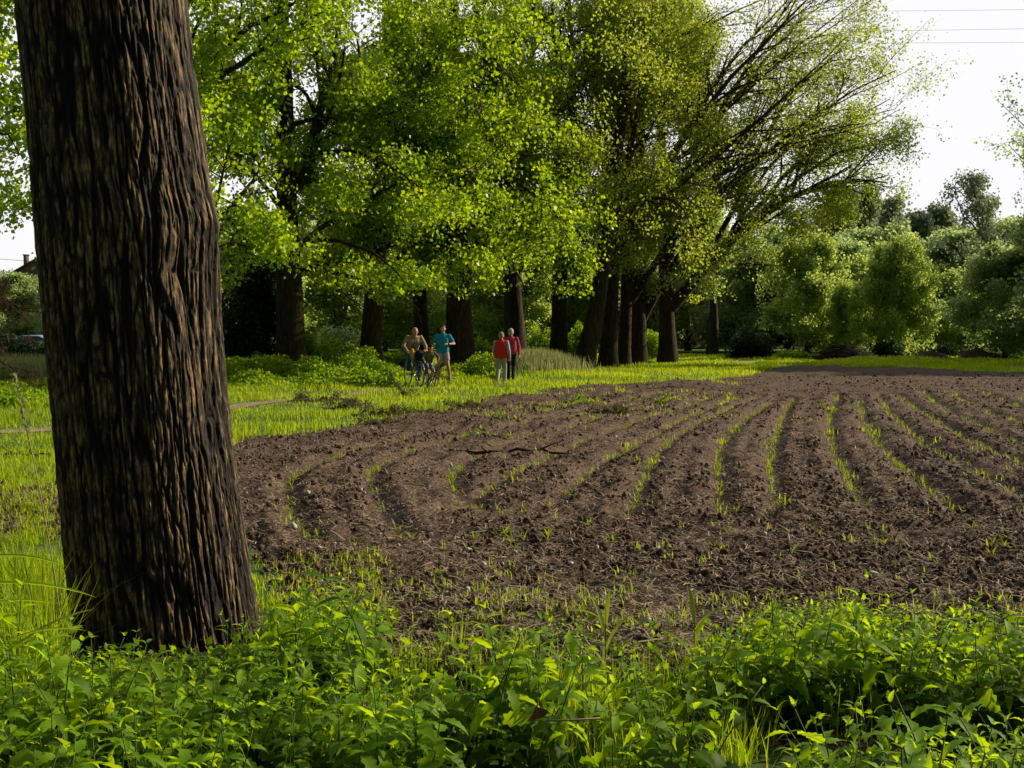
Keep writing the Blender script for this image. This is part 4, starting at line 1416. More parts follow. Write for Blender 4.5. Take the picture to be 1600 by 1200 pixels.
def nettle(seed, H=.45, pairs=8, L=.125, W=.040, dense=1.0):
    r = random.Random(seed)
    lv, st = MB(), MB()
    bx_, by_ = r.gauss(0, .06), r.gauss(0, .06)
    stem = [np.array([bx_ * t * t, by_ * t * t, H * t]) for t in np.linspace(0, 1, 7)]
    st.tube(stem, np.linspace(.0032, .0015, 7), 5)
    az = r.uniform(0, 3.14)
    for p in range(pairs):
        t = .22 + .78 * p / (pairs - 1)
        az += PI / 2 + r.gauss(0, .2)
        sc_ = (1.0 - .72 * max(0, (t - .55) / .45) ** 1.3) * (.75 + .5 * t if t < .5 else 1)
        base = np.array([bx_ * t * t, by_ * t * t, H * t])
        for sgn in (0, PI):
            a = az + sgn + r.gauss(0, .15)
            pl = .022 * sc_
            el = r.gauss(.05 + .85 * max(0, (t - .6) / .4), .25)
            l_ = L * sc_ * r.uniform(.8, 1.2)
            V, Q = leaf_blade(l_, W * sc_ * r.uniform(.85, 1.15), 11, .20, r.uniform(.6, 1.7), r.uniform(.15, .45), r)
            V = (V @ rotm(a, el, r.gauss(0, .4)).T) + base + rotm(a, el + .3).T[0] * pl
            # petiole offset
            lv.add(V, Q, np.full(len(Q), min(1, max(0, r.gauss(-.05 + 1.05 * t ** 1.3, .15)))))  # painted shade: low leaves dark, tip leaves bright as if sunlit
    return (np.concatenate(lv.V), np.concatenate(lv.Q), np.concatenate(lv.T)), (np.concatenate(st.V), np.concatenate(st.Q))


NP = [nettle(i, random.uniform(.36, .55), random.randint(7, 9), random.uniform(.115, .165), random.uniform(.042, .058)) for i in range(9)]


def scatter(protos, pts, smin, smax, tilt=.18):
    V, Q, T, SV, SQ, n, sn = [], [], [], [], [], 0, 0
    for (x, y, z, f) in pts:
        (v, q, t), (sv, sq) = random.choice(protos)
        s_ = random.uniform(smin, smax) * f
        m_ = np.array(Matrix.Rotation(random.gauss(0, tilt), 3, 'X') @ Matrix.Rotation(random.gauss(0, tilt), 3, 'Y') @ Matrix.Rotation(random.uniform(0, 6.28), 3, 'Z')) * s_
        b = np.array([x, y, z])
        V.append(v @ m_.T + b); Q.append(q + n); n += len(v)
        T.append(np.clip(t + random.gauss(0, .12), 0, 1))
        SV.append(sv @ m_.T + b); SQ.append(sq + sn); sn += len(sv)
    return np.concatenate(V), np.concatenate(Q), np.concatenate(T), np.concatenate(SV), np.concatenate(SQ)


# skyline of the weeds, surveyed: px -> py of their tops
SKX = [-200, 0, 90, 150, 200, 340, 395, 460, 560, 660, 740, 800, 850, 930, 1000, 1060, 1130, 1200, 1300, 1420, 1520, 1620, 1900]
SKY = [905, 925, 995, 1020, 1026, 1024, 985, 940, 930, 965, 990, 985, 965, 985, 1000, 1010, 1000, 960, 945, 950, 960, 975, 990]
pts = []
tries = 0
while len(pts) < 1620 and tries < 60000:
    tries += 1
    yy = random.uniform(2.1, 6.2)
    px = random.uniform(-330, 1900)
    hmax = .46
    f = random.uniform(.72, 1.12)
    top = 520 + (HC - hmax * f) * F / yy
    lim = np.interp(px, SKX, SKY)
    if top < lim + random.uniform(-12, 18):
        f = (HC - (lim - 520) * yy / F) / hmax * random.uniform(.82, 1.06)
        if f < .25: continue
    x = (px - 800) / F * yy
    # trunk footprint
    if (x + 1.84) ** 2 + (yy - 5.9) ** 2 < .56 ** 2: continue
    # open dirt patch with shade right of centre, gap with dry stalks
    if 1080 < px < 1290 and yy < 4.25: continue
    if px >= 1290 and 3.35 < yy < 4.2: continue
    if 840 < px < 1060 and 2.9 < yy < 5.5 and random.random() < .72: continue
    if 845 < px < 1000 and yy < 3.5 and random.random() < .9: continue
    if px > 1290 and yy < 3.35: f = max(f, random.uniform(.85, 1.1))
    cl = vn2(np.array([x * 2.2]), np.array([yy * 2.2]), 95)[0]
    if cl < (.36 if not (px > 1290 and yy < 3.35) else .1): continue
    if px < 420 and random.random() < .25: continue
    if random.random() < .8: f *= .72 + .5 * cl
    pts.append((x, yy, -.02, f))
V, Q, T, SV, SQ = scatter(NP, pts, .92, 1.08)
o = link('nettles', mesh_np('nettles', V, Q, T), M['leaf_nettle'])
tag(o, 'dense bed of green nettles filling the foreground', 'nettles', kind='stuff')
o = link('nettle_stems', mesh_np('nettle_stems', SV, SQ), M['stem'])
tag(o, 'thin green stems beneath the foreground nettles', 'nettles', kind='stuff')

# low ground-ivy layer under the nettles so the earth is not bare
n = 26000
yy = rng.uniform(2.0, 6.0, n); px_ = rng.uniform(-400, 1950, n)
x = (px_ - 800) / F * yy
k = ((x + 1.84) ** 2 + (yy - 5.9) ** 2 > .36) & ~((px_ > 1060) & (yy < 4.3) & ((px_ < 1300) | (yy > 3.3))) & (520 + HC * F / yy > np.interp(px_, SKX, SKY) + 12) & (vn2(x * 2, yy * 2, 96) > .25)
x, yy = x[k], yy[k]
pos = np.stack([x, yy, rng.uniform(0, .14, len(x))], 1)
V, Q = leaves_at(pos, .04, -.2, .36)
o = link('ground_herbs', mesh_np('ground_herbs', V, Q, rng.uniform(0, .8, len(x))), M['leaf_nettle'])
tag(o, 'small low herbs covering the earth beneath the nettles', 'herbs', kind='stuff')

# fine long grass in the middle and at the left
xs, ys_ = [], []
for (p0, p1, y0, y1, nt, per, rad) in [(860, 1180, 3.9, 5.1, 60, 40, .05), (-250, 90, 4.4, 7.5, 150, 40, .07), (420, 640, 4.2, 5.2, 16, 20, .05), (1150, 1600, 4.3, 4.9, 26, 18, .04), (600, 850, 4.6, 5.4, 16, 30, .05)]:
    for _ in range(nt):
        Y_ = random.uniform(y0, y1); X_ = (random.uniform(p0, p1) - 800) / F * Y_
        m_ = int(per * random.uniform(.4, 1.4))
        xs.append(X_ + rng.normal(0, rad, m_)); ys_.append(Y_ + rng.normal(0, rad, m_))
x, y = np.concatenate(xs), np.concatenate(ys_)
V, Q = blades(x, y, np.full(len(x), -.02), rng.uniform(.12, .30, len(x)), rng.uniform(.002, .0055, len(x)), .45)
V_, Q_, n_a = V, Q, len(x)
nn_ = 1500
Y_ = rng.uniform(4.3, 5.6, nn_); X_ = (rng.uniform(-300, 84, nn_) - 800) / F * Y_
V2, Q2 = blades(X_, Y_, np.full(nn_, -.02), rng.uniform(.3, .72, nn_), rng.uniform(.004, .009, nn_), .3)
V = np.concatenate([V_, V2]); Q = np.concatenate([Q_, Q2 + len(V_)]); x = np.concatenate([x, X_])
o = link('long_grass', mesh_np('long_grass', V, Q, np.repeat(np.clip(rng.normal(.55, .25, len(x)), 0, 1), 2)), M['grass'])
tag(o, 'fine long grass between the foreground nettles', 'grass', kind='stuff')
# leaf litter and bits on the foreground earth
n = 5000
yy = rng.uniform(2.2, 6.5, n); x = rng.uniform(-.55, .6, n) * yy
V, Q = slivers(x, yy, np.full(n, .04), rng.gamma(2, .02, n) + .02, rng.uniform(.004, .014, n))
o = link('leaf_litter', mesh_np('leaf_litter', V, Q), M['straw_dark'])
tag(o, 'brown dead leaves and stalks on the earth between the nettles', 'litter', kind='stuff')
# the earth under the weeds
n_ = 120
gx_, gy_ = np.meshgrid(np.linspace(-4.5, 5, n_ * 2), np.linspace(1.5, 5.4, n_))
gz_ = .035 + .07 * (vn2(gx_ * 2.5, gy_ * 2.5, 97) - .5) + .03 * (vn2(gx_ * 11, gy_ * 11, 98) - .5)
gz_ = gz_ - .02
edge = np.minimum.reduce([(gx_ + 4.5), (5 - gx_), (gy_ - 1.5), (5.4 - gy_) * 1.2])
gz_ = gz_ - .12 * np.exp(-edge / .25)
idx = np.arange(gx_.size).reshape(gx_.shape)
Q = np.stack([idx[:-1, :-1], idx[:-1, 1:], idx[1:, 1:], idx[1:, :-1]], -1).reshape(-1, 4)
o = link('bare_earth', mesh_np('bare_earth', np.stack([gx_, gy_, gz_], -1).reshape(-1, 3), Q, smooth=True), M['soil'])
tag(o, kind='structure')


# individual tall plants
def stalk_plant(name, px, Yd, H, leaves, label, cat='plant', lean=(0, 0), leafw=.03, mat='grass', r=.003, stemmat='stem', head=None, z0=0):
    b = np.array([*XY(px, Yd), z0])
    root = empty(name, b)
    tag(root, label, cat)
    st = MB()
    pts_ = [np.array([lean[0] * t ** 1.5, lean[1] * t, H * t]) for t in np.linspace(0, 1, 9)]
    st.tube(pts_, np.linspace(r, r * .5, 9), 6)
    st.build('stem', M[stemmat], root)
    for (t, az, L, curl, up) in leaves:
        p = np.array([lean[0] * t ** 1.5, lean[1] * t, H * t])
        V, Q = blade_strip(p, az, L, leafw, up, curl, 9)
        m_ = MB(); m_.add(V, Q, np.full(len(Q), random.uniform(.2, .8)))
        m_.build('leaf', M[mat], root, tint=True)
    if head:
        hm = MB()
        n = 150
        t = rng.uniform(1 - head, 1.0, n)
        pos = np.stack([lean[0] * t ** 1.5, lean[1] * t, H * t], 1) + rng.normal(0, .004, (n, 3))
        V, Q = leaves_at(pos, .018, -1.5, .2)
        hm.add(V, Q, rng.uniform(0, 1, n))
        hm.build('seed_head', M['dry_grass'], root, False, True)
    return root


stalk_plant('grass_stalk', 96, 5.0, 1.42, [(.70, 2.9, .10, .2, .35)], 'tall golden grass stalk with a seed head left of the near trunk', lean=(-.21, 0), leafw=.008, r=.0035, stemmat='straw', head=.2, mat='dry_grass')
stalk_plant('grass_stalk', 66, 4.6, .82, [(.6, 2.3, .12, .3, 1.0), (.75, .4, .08, .4, .9)], 'shorter green grass stalk beside the near trunk', lean=(-.12, 0), leafw=.010, r=.0028)
stalk_plant('reed_plant', -105, 4.4, .75, [(.9, .15, .50, .9, .5), (.78, .05, .62, .7, .35), (.6, .3, .45, 1.0, .7), (.98, 2.5, .4, .9, .8), (.5, 2.9, .4, 1.2, .7)], 'broad leaved reed reaching in from the left border', leafw=.032, mat='leaf_nettle', r=.004)
stalk_plant('reed_plant', -25, 4.0, .55, [(.7, .5, .42, .9, 1.0), (.85, .1, .35, .9, .7), (.5, 2.8, .4, 1.0, .9), (.95, 1.9, .35, .7, 1.1)], 'smaller reed with long drooping leaves at the lower left', leafw=.024, mat='grass', r=.004)
stalk_plant('reed_plant', 1088, 5.1, .36, [(.3, 2.4, .24, 1.3, 1.25), (.5, .9, .22, 1.0, 1.3), (.4, 3.2, .25, 1.8, 1.1), (.7, .1, .22, 1.3, 1.2), (.8, 1.8, .18, .6, 1.4)], 'broad bladed shoot right of centre, against the soil', leafw=.024, mat='maize')
stalk_plant('reed_plant', 948, 5.0, .38, [(.3, 2.6, .25, 1.4, 1.2), (.5, .5, .22, .9, 1.3), (.6, 2.0, .22, .8, 1.4), (.8, 3.3, .2, 1.3, 1.1), (.8, 1.2, .16, .5, 1.45)], 'bright broad bladed shoot in the middle of the foreground', leafw=.022, mat='maize')
stalk_plant('reed_plant', 1320, 5.0, .30, [(.5, 2.4, .2, .8, 1.3), (.6, .7, .2, .9, 1.3), (.8, 1.4, .18, .5, 1.4)], 'small bright blade tuft above the right nettles', leafw=.018, mat='maize')
stalk_plant('reed_plant', 835, 4.3, .2, [(.4, 2.5, .22, 1.0, 1.2), (.6, .6, .2, 1.2, 1.2), (.8, 1.8, .18, .6, 1.4)], 'small blade tuft left of the dry stalks', leafw=.018, mat='grass')
# dry stalks
for (px, Yd, H, ln, lb) in [(875, 3.35, .36, (-.035, 0), 'tallest dry stalk of the little group'), (886, 3.3, .28, (-.02, 0), 'dry stalk right beside the tallest'), (905, 3.3, .25, (-.03, 0), 'middle dry stalk leaning left'), (910, 3.2, .22, (0, 0), 'dry stalk in the middle of the group, upright'),
                            (926, 3.2, .17, (0, 0), 'short dry stalk right of the group'), (965, 3.15, .26, (-.01, 0), 'lone dry stalk at the right of the group')]:
    stalk_plant('dry_stalk', px, Yd, H, [], lb, 'stalk', ln, r=.0028, stemmat='straw_dark')
mb = MB()
a_, b_ = AT(852, 1126, 3.2), AT(938, 1122, 3.2)
mb.tube([np.zeros(3), (b_ - a_) * .5 + [0, 0, -.002], b_ - a_], [.003, .0028, .002], 6)
o = mb.build('dry_stalk', M['straw'])
o.location = a_
tag(o, 'dry stalk lying level across the upright ones', 'stalk')
# blurred broad leaved sprig crossing the grass right of the trunk
root = empty('leafy_sprig', (*XY(560, 4.0), 0))
tag(root, 'tall sprig with drooping dark oval leaves right of the near trunk', 'plant')
mb = MB()
sp = [np.array([0, 0, 0]), np.array([.03, 0, .3]), np.array([.02, 0, .5]), np.array([-.05, 0, .66]), np.array([-.13, 0, .73])]
sp = list(resample(sp, 9))
mb.tube(sp, np.linspace(.004, .0015, 9), 5)
mb.build('stem', M['stem'], root)
for (i, a, el, L) in [(8, 3.0, .4, .09), (8, .3, -.1, .10), (7, .1, -.3, .10), (7, 3.3, .0, .08), (6, -.2, -.9, .10), (5, 1.2, -.5, .09), (5, .2, -.7, .10), (4, 3.0, -.4, .09), (4, .1, -.3, .1), (3, 2.4, -.3, .09)]:
    V, Q = leaf_blade(L * 1.35, .055, 9, .02, .6, .25, None)
    m_ = MB(); m_.add(V @ rotm(a, el).T + sp[i], Q, np.full(len(Q), random.uniform(.1, .5)))
    m_.build('leaf', M['leaf_nettle'], root, True, True)
# a curled brown leaf
mb = MB()
V, Q = leaf_blade(.07, .05, 9, .05, 2.2, .8, None)
mb.add(V, Q)
o = mb.build('dead_leaf', plain('dead_leaf', (.22, .08, .03), .7, .3, 40))
o.location = AT(840, 1105, 3.25); o.rotation_euler = (.6, .5, 1)
tag(o, 'curled red-brown dead leaf caught beside the dry stalks', 'leaf')
# scrap of bluish litter on the soil
g_ = G(1412, 928)
mb = MB()
V, Q = lumps(np.zeros(3), np.zeros(3), np.array([.01, .02, .012]), np.array([.022, .016, .02]))
V[:, 0] += np.repeat([-.025, 0, .02], 12)
mb.add(V, Q)
o = mb.build('paper_scrap', plain('blue_paper', (.35, .48, .75), .5, .2, 30), None, False)
o.location = (g_[0], g_[1], .03)
tag(o, 'small crumpled pale blue scrap lying on the dark soil', 'litter')

# ================================================================== PEOPLE
def cap(mb, a, b, ra, rb, k=12):
    a, b = np.array(a, float), np.array(b, float)
    d = b - a
    L = np.linalg.norm(d)
    d = d / max(L, 1e-6)
    pts_, rs = [], []
    for i in range(4):
        q = PI / 2 * (1 - i / 4.0)
        pts_.append(a - d * ra * math.sin(q)); rs.append(max(ra * math.cos(q), 1e-4))
    pts_.append(a); rs.append(ra)
    pts_.append(a + (b - a) * .5); rs.append((ra + rb) / 2)
    pts_.append(b); rs.append(rb)
    for i in range(1, 5):
        q = PI / 2 * i / 4.0
        pts_.append(b + d * rb * math.sin(q)); rs.append(max(rb * math.cos(q), 1e-4))
    V, Q = tubes(np.array([pts_]), np.array([rs]), k)
    mb.add(V, Q)


def skin(name, mb, mat, parent, vox=.011, sm=3):
    o = mb.build(name, mat, parent)
    r = o.modifiers.new('remesh', 'REMESH')
    r.mode = 'VOXEL'; r.voxel_size = vox; r.use_smooth_shade = True
    s = o.modifiers.new('smooth', 'SMOOTH')
    s.factor = .5; s.iterations = sm
    return o


def lerp(a, b, t):
    return tuple(np.array(a) * (1 - t) + np.array(b) * t)


def add_hand(mb, wr, fore, s=1.0, grip=False):
    """palm, four bent fingers and a thumb, along the forearm direction"""
    f = unit(np.array(fore, float))
    sd_ = unit(np.cross(f, [0, 0, 1.0]) + 1e-6)
    dn = np.cross(f, sd_)
    w_ = np.array(wr, float)
    palm = w_ + f * .045 * s
    mb.ell(palm, (.036 * s, .036 * s, .036 * s), 10, 7)
    cap(mb, w_, w_ + f * .075 * s, .026 * s, .030 * s, 8)
    for i, (o_, L) in enumerate(((-.027, .062), (-.009, .072), (.009, .068), (.026, .052))):
        b = w_ + f * .085 * s + sd_ * o_ * s
        c = b + (f * .75 - dn * (.35 if not grip else -.5)) * L * .55 * s
        e = c + (f * (.25 if not grip else -.3) - dn * (.6 if not grip else -.8)) * L * .5 * s
        cap(mb, b, c, .0095 * s, .009 * s, 6)
        cap(mb, c, e, .009 * s, .0075 * s, 6)
    tb = w_ + f * .03 * s + sd_ * -.03 * s
    cap(mb, tb, tb + (f * .6 - sd_ * .6) * .04 * s, .012 * s, .011 * s, 6)
    cap(mb, tb + (f * .6 - sd_ * .6) * .04 * s, tb + (f * 1.1 - sd_ * .5 - dn * .3) * .06 * s, .011 * s, .009 * s, 6)


def figure(root, J, s, skinmat, shirt, trousers, shoe, hairmat, hair='short', fem=False, long_sleeve=True, short_pants=False, vest=None, bald=False, cap_mat=None, jacket_open=None, build=1.0):
    """J: joint dict in local metres, front is -Y. All parts are children of root."""
    b = MB()
    B = build
    hd = np.array(J['head']); nk = np.array(J['neck']); ch = np.array(J['chest']); pv = np.array(J['pelvis'])
    hd = hd + np.array([0, 0, -.035 * s])
    b.ell(hd + [0, .008 * s, .02 * s], (.078 * s, .095 * s, .100 * s))
    b.ell(hd + [0, -.022 * s, -.045 * s], (.058 * s, .066 * s, .070 * s))          # jaw
    b.ell(hd + [0, -.098 * s, -.018 * s], (.014 * s, .022 * s, .024 * s), 8, 6)      # nose
    b.ell(hd + [0, -.080 * s, .022 * s], (.055 * s, .022 * s, .014 * s), 10, 6)      # brow
    b.ell(hd + [0, -.085 * s, -.065 * s], (.026 * s, .014 * s, .010 * s), 8, 6)      # mouth
    for q in (-1, 1):
        b.ell(hd + [q * .082 * s, .01 * s, -.008 * s], (.012 * s, .022 * s, .032 * s), 8, 6)
        b.ell(hd + [q * .045 * s, -.07 * s, -.025 * s], (.022 * s, .022 * s, .020 * s), 8, 6)
    cap(b, hd + [0, .01 * s, -.05 * s], nk, .052 * s, .056 * s)
    b.ell(ch, (.14 * s * B, .09 * s * B, .16 * s))
    cap(b, ch, pv, .095 * s * B, .10 * s * B)
    b.ell(pv, (.155 * s * B, .11 * s * B, .12 * s))
    for sd_ in ('L', 'R'):
        sh, el, wr = J['sh' + sd_], J['el' + sd_], J['wr' + sd_]
        cap(b, lerp(ch, sh, .6), sh, .06 * s, .055 * s)
        cap(b, sh, el, .050 * s * B, .038 * s)
        cap(b, el, lerp(el, wr, .35), .038 * s, .039 * s)
        cap(b, lerp(el, wr, .35), wr, .039 * s, .025 * s)
        add_hand(b, wr, np.array(wr) - np.array(el), s, J.get('grip', False))
        hp, kn, an, toe = J['hp' + sd_], J['kn' + sd_], J['an' + sd_], J['toe' + sd_]
        cap(b, hp, kn, .082 * s * B, .052 * s)
        cap(b, kn, lerp(kn, an, .35), .052 * s, .056 * s)
        cap(b, lerp(kn, an, .35), an, .056 * s, .033 * s)
        cap(b, an, toe, .036 * s, .028 * s)
    skin('body', b, skinmat, root, .009 * s + .001)
    # top
    t = MB()
    e = .016 * s
    t.ell(ch + [0, 0, .02 * s], (.175 * s * B, .115 * s * B, .17 * s))
    bot = pv + np.array([0, 0, J.get('hem', .02)])
    for q in (-.07, 0, .07):
        cap(t, ch + [q * s, 0, 0], bot + [q * s * (1.1 if fem else .9), 0, 0], .118 * s * B, .122 * s * B)
    cap(t, lerp(ch, nk, .6), nk + np.array([0, 0, -.02 * s]), .075 * s, .066 * s)
    for sd_ in ('L', 'R'):
        sh, el, wr = J['sh' + sd_], J['el' + sd_], J['wr' + sd_]
        cap(t, lerp(ch, sh, .5), np.array(sh) + [0, 0, -.012 * s], .075 * s, .060 * s)
        cap(t, nk + np.array([0, 0, -.05 * s]), np.array(sh) + [0, 0, -.02 * s], .055 * s, .052 * s)
        if vest is None:
            if long_sleeve:
                cap(t, sh, el, .060 * s * B, .054 * s)
                cap(t, el, lerp(el, wr, .92), .056 * s, .042 * s)
            else:
                cap(t, sh, lerp(sh, el, .62), .060 * s, .062 * s)
    o_top = skin('shirt' if vest is None else 'vest', t, shirt, root, .011 * s)
    if vest is not None:
        sl = MB()
        for sd_ in ('L', 'R'):
            sh, el, wr = J['sh' + sd_], J['el' + sd_], J['wr' + sd_]
            cap(sl, sh, el, .062 * s, .054 * s)
            cap(sl, el, lerp(el, wr, .95), .054 * s, .042 * s)
        skin('sleeves', sl, vest, root, .011 * s)
    # legs
    l = MB()
    cap(l, pv + [-.06 * s, 0, .05 * s], pv + [.06 * s, 0, .05 * s], .115 * s * B, .115 * s * B)
    for sd_ in ('L', 'R'):
        hp, kn, an = np.array(J['hp' + sd_]), np.array(J['kn' + sd_]), np.array(J['an' + sd_])
        cap(l, pv + (hp - pv) * .9, hp, .11 * s, .102 * s * B)
        if short_pants:
            cap(l, hp, lerp(hp, kn, .42), .104 * s, .094 * s)
        else:
            cap(l, hp, kn, .098 * s * B, .072 * s)
            cap(l, kn, lerp(kn, an, .95), .072 * s, .060 * s)
    skin('shorts' if short_pants else 'trousers', l, trousers, root, .011 * s)
    for sd_ in ('L', 'R'):
        an, toe = np.array(J['an' + sd_]), np.array(J['toe' + sd_])
        m_ = MB()
        d = unit(toe - an)
        cap(m_, an - d * .02 * s + [0, 0, -.02 * s], lerp(an, toe, .6), .046 * s, .044 * s)
        cap(m_, lerp(an, toe, .6), toe, .044 * s, .036 * s)
        skin('shoe', m_, shoe, root, .010 * s, 2)
    h = MB()
    if bald:
        for q in (-1, 1):
            h.ell(hd + [q * .072 * s, .035 * s, -.005 * s], (.018 * s, .045 * s, .035 * s), 10, 7)
        h.ell(hd + [0, .075 * s, -.015 * s], (.06 * s, .03 * s, .035 * s), 10, 7)
    elif cap_mat is None:
        h.ell(hd + [0, .022 * s, .045 * s], (.089 * s, .098 * s, .088 * s))
        h.ell(hd + [0, .045 * s, -.005 * s], (.085 * s, .072 * s, .085 * s))
        if fem:
            for i in range(16):
                a = rng.uniform(0, 2 * PI); q = rng.uniform(.2, 1)
                h.ell(hd + np.array([math.cos(a) * .075 * q, .03 + math.sin(a) * .065 * q, .06 + .06 * (1 - q) - .05 * q * rng.uniform(0, 1)]) * s, (.034 * s,) * 3, 8, 6)
    if len(h.V):
        skin('hair', h, hairmat, root, .010 * s, 1)
    if cap_mat is not None:
        h = MB()
        h.ell(hd + [0, .01 * s, .055 * s], (.094 * s, .108 * s, .075 * s))
        h.ell(hd + [0, -.10 * s, .04 * s], (.065 * s, .06 * s, .012 * s))
        skin('cap', h, cap_mat, root, .010 * s, 1)
    # eyes
    for q in (-1, 1):
        m_ = MB()
        m_.ell(hd + [q * .030 * s, -.088 * s, 0], (.010 * s, .006 * s, .007 * s), 8, 6)
        m_.build('eye', M['hair_dark'], root)
    return o_top


def foot_at(px, Yd):
    X_, Y_ = XY(px, Yd)
    return (X_, Y_, float(turf_z(X_, Y_)) + .02)


teal = cloth('turquoise_cloth', (.03, .33, .50)); grey_sh = cloth('lilac_grey_cloth', (.42, .38, .42)); red = cloth('red_cloth', (.85, .05, .035))
rose = cloth('rose_cloth', (.50, .07, .12)); pale = cloth('pale_blue_cloth', (.42, .46, .52)); greyt = cloth('grey_trouser_cloth', (.42, .40, .36)); black = cloth('black_cloth', (.02, .02, .025))
khaki = cloth('khaki_cloth', (.34, .28, .18)); jeans = cloth('denim', (.06, .12, .26)); olive = cloth('olive_cloth', (.16, .15, .09)); yellow = cloth('yellow_cloth', (.65, .36, .02))
shoe_g = cloth('grey_trainer', (.30, .28, .27)); shoe_d = cloth('dark_shoe', (.05, .04, .035)); shoe_w = cloth('white_trainer', (.6, .58, .55)); navy = cloth('navy_cap_cloth', (.03, .02, .05))

# jogger (runs towards the camera)
r = empty('person', foot_at(692, 34.2), .08)
tag(r, 'man jogging towards the camera in a turquoise t-shirt and pale grey shorts', 'person')
J = dict(head=(0, -.06, 1.70), neck=(0, -.01, 1.54), chest=(0, 0, 1.33), pelvis=(0, .02, .98), hem=-.02,
         shL=(-.19, 0, 1.46), elL=(-.27, .16, 1.20), wrL=(-.27, -.10, 1.14), shR=(.19, 0, 1.46), elR=(.34, .06, 1.22), wrR=(.12, -.17, 1.21),
         hpL=(-.09, 0, .92), knL=(-.11, -.10, .50), anL=(-.13, -.02, .085), toeL=(-.13, -.17, .04), hpR=(.09, 0, .92), knR=(.15, -.10, .55), anR=(.21, .22, .24), toeR=(.22, .12, .12), grip=True)
figure(r, J, 1.02, M['skin'], teal, grey_sh, shoe_g, M['hair_dark'], long_sleeve=False, short_pants=True)
m_ = MB(); cap(m_, (.17, -.125, 1.212), (.15, -.14, 1.212), .034, .034, 10); m_.build('wristwatch', black, r)

# walking woman, from behind
def walker(phase, fem):
    k = 1 if phase > 0 else -1
    return dict(head=(0, -.03, 1.50), neck=(0, .0, 1.36), chest=(0, .01, 1.17), pelvis=(0, .0, .86), hem=.0,
                shL=(-.18, 0, 1.28), elL=(-.245, .07 * k, 1.02), wrL=(-.25, -.06 * k, .79), shR=(.18, 0, 1.28), elR=(.235, .05 * -k, 1.02), wrR=(.21, -.12, .86),
                hpL=(-.08, 0, .80), knL=(-.085, -.16 if k > 0 else .01, .45), anL=(-.08, -.20 if k > 0 else .24, .085 if k > 0 else .17), toeL=(-.08, -.36 if k > 0 else .12, .05),
                hpR=(.08, 0, .80), knR=(.08, .01 if k > 0 else -.16, .45), anR=(.08, .24 if k > 0 else -.20, .17 if k > 0 else .085), toeR=(.08, .12 if k > 0 else -.36, .05))


r = empty('person', foot_at(783, 34.2), PI - .12)
tag(r, 'grey-haired woman walking away in a bright red vest and pale grey trousers', 'person')
figure(r, walker(1, True), .97, M['skin'], red, greyt, shoe_w, M['hair_grey'], fem=True, vest=pale, build=1.06)
r = empty('person', foot_at(798, 36.2), PI - .05)
r.scale = (1.06,) * 3
tag(r, 'white-haired man walking away in a rose shirt and black trousers', 'person')
figure(r, walker(-1, False), .98, M['skin'], rose, black, shoe_d, M['hair_light'])


# ================================================================== BICYCLES AND RIDERS
steel = plain('bike_steel', (.45, .45, .46), .3, .1, 10, .5, .8); paint_d = plain('bike_dark_paint', (.03, .035, .05), .35, .1, 10, .5); paint_r = plain('bike_red_paint', (.3, .03, .03), .35, .1, 10, .5)
rubber = plain('tyre_rubber', (.02, .02, .02), .8, .1, 10)


def ring(mb, c, R, r, n=28, k=6):
    th = np.linspace(0, 2 * PI, n, endpoint=False)
    P = np.array([[c[0], c[1] + R * math.cos(a), c[2] + R * math.sin(a)] for a in th])
    D = np.array([[0, math.cos(a), math.sin(a)] for a in th])
    V = []
    for i in range(n):
        for j in range(k):
            q = 2 * PI * j / k
            V.append(P[i] + D[i] * r * math.cos(q) + np.array([1, 0, 0]) * r * math.sin(q))
    Q = [[i * k + j, i * k + (j + 1) % k, ((i + 1) % n) * k + (j + 1) % k, ((i + 1) % n) * k + j] for i in range(n) for j in range(k)]
    mb.add(np.array(V), np.array(Q))


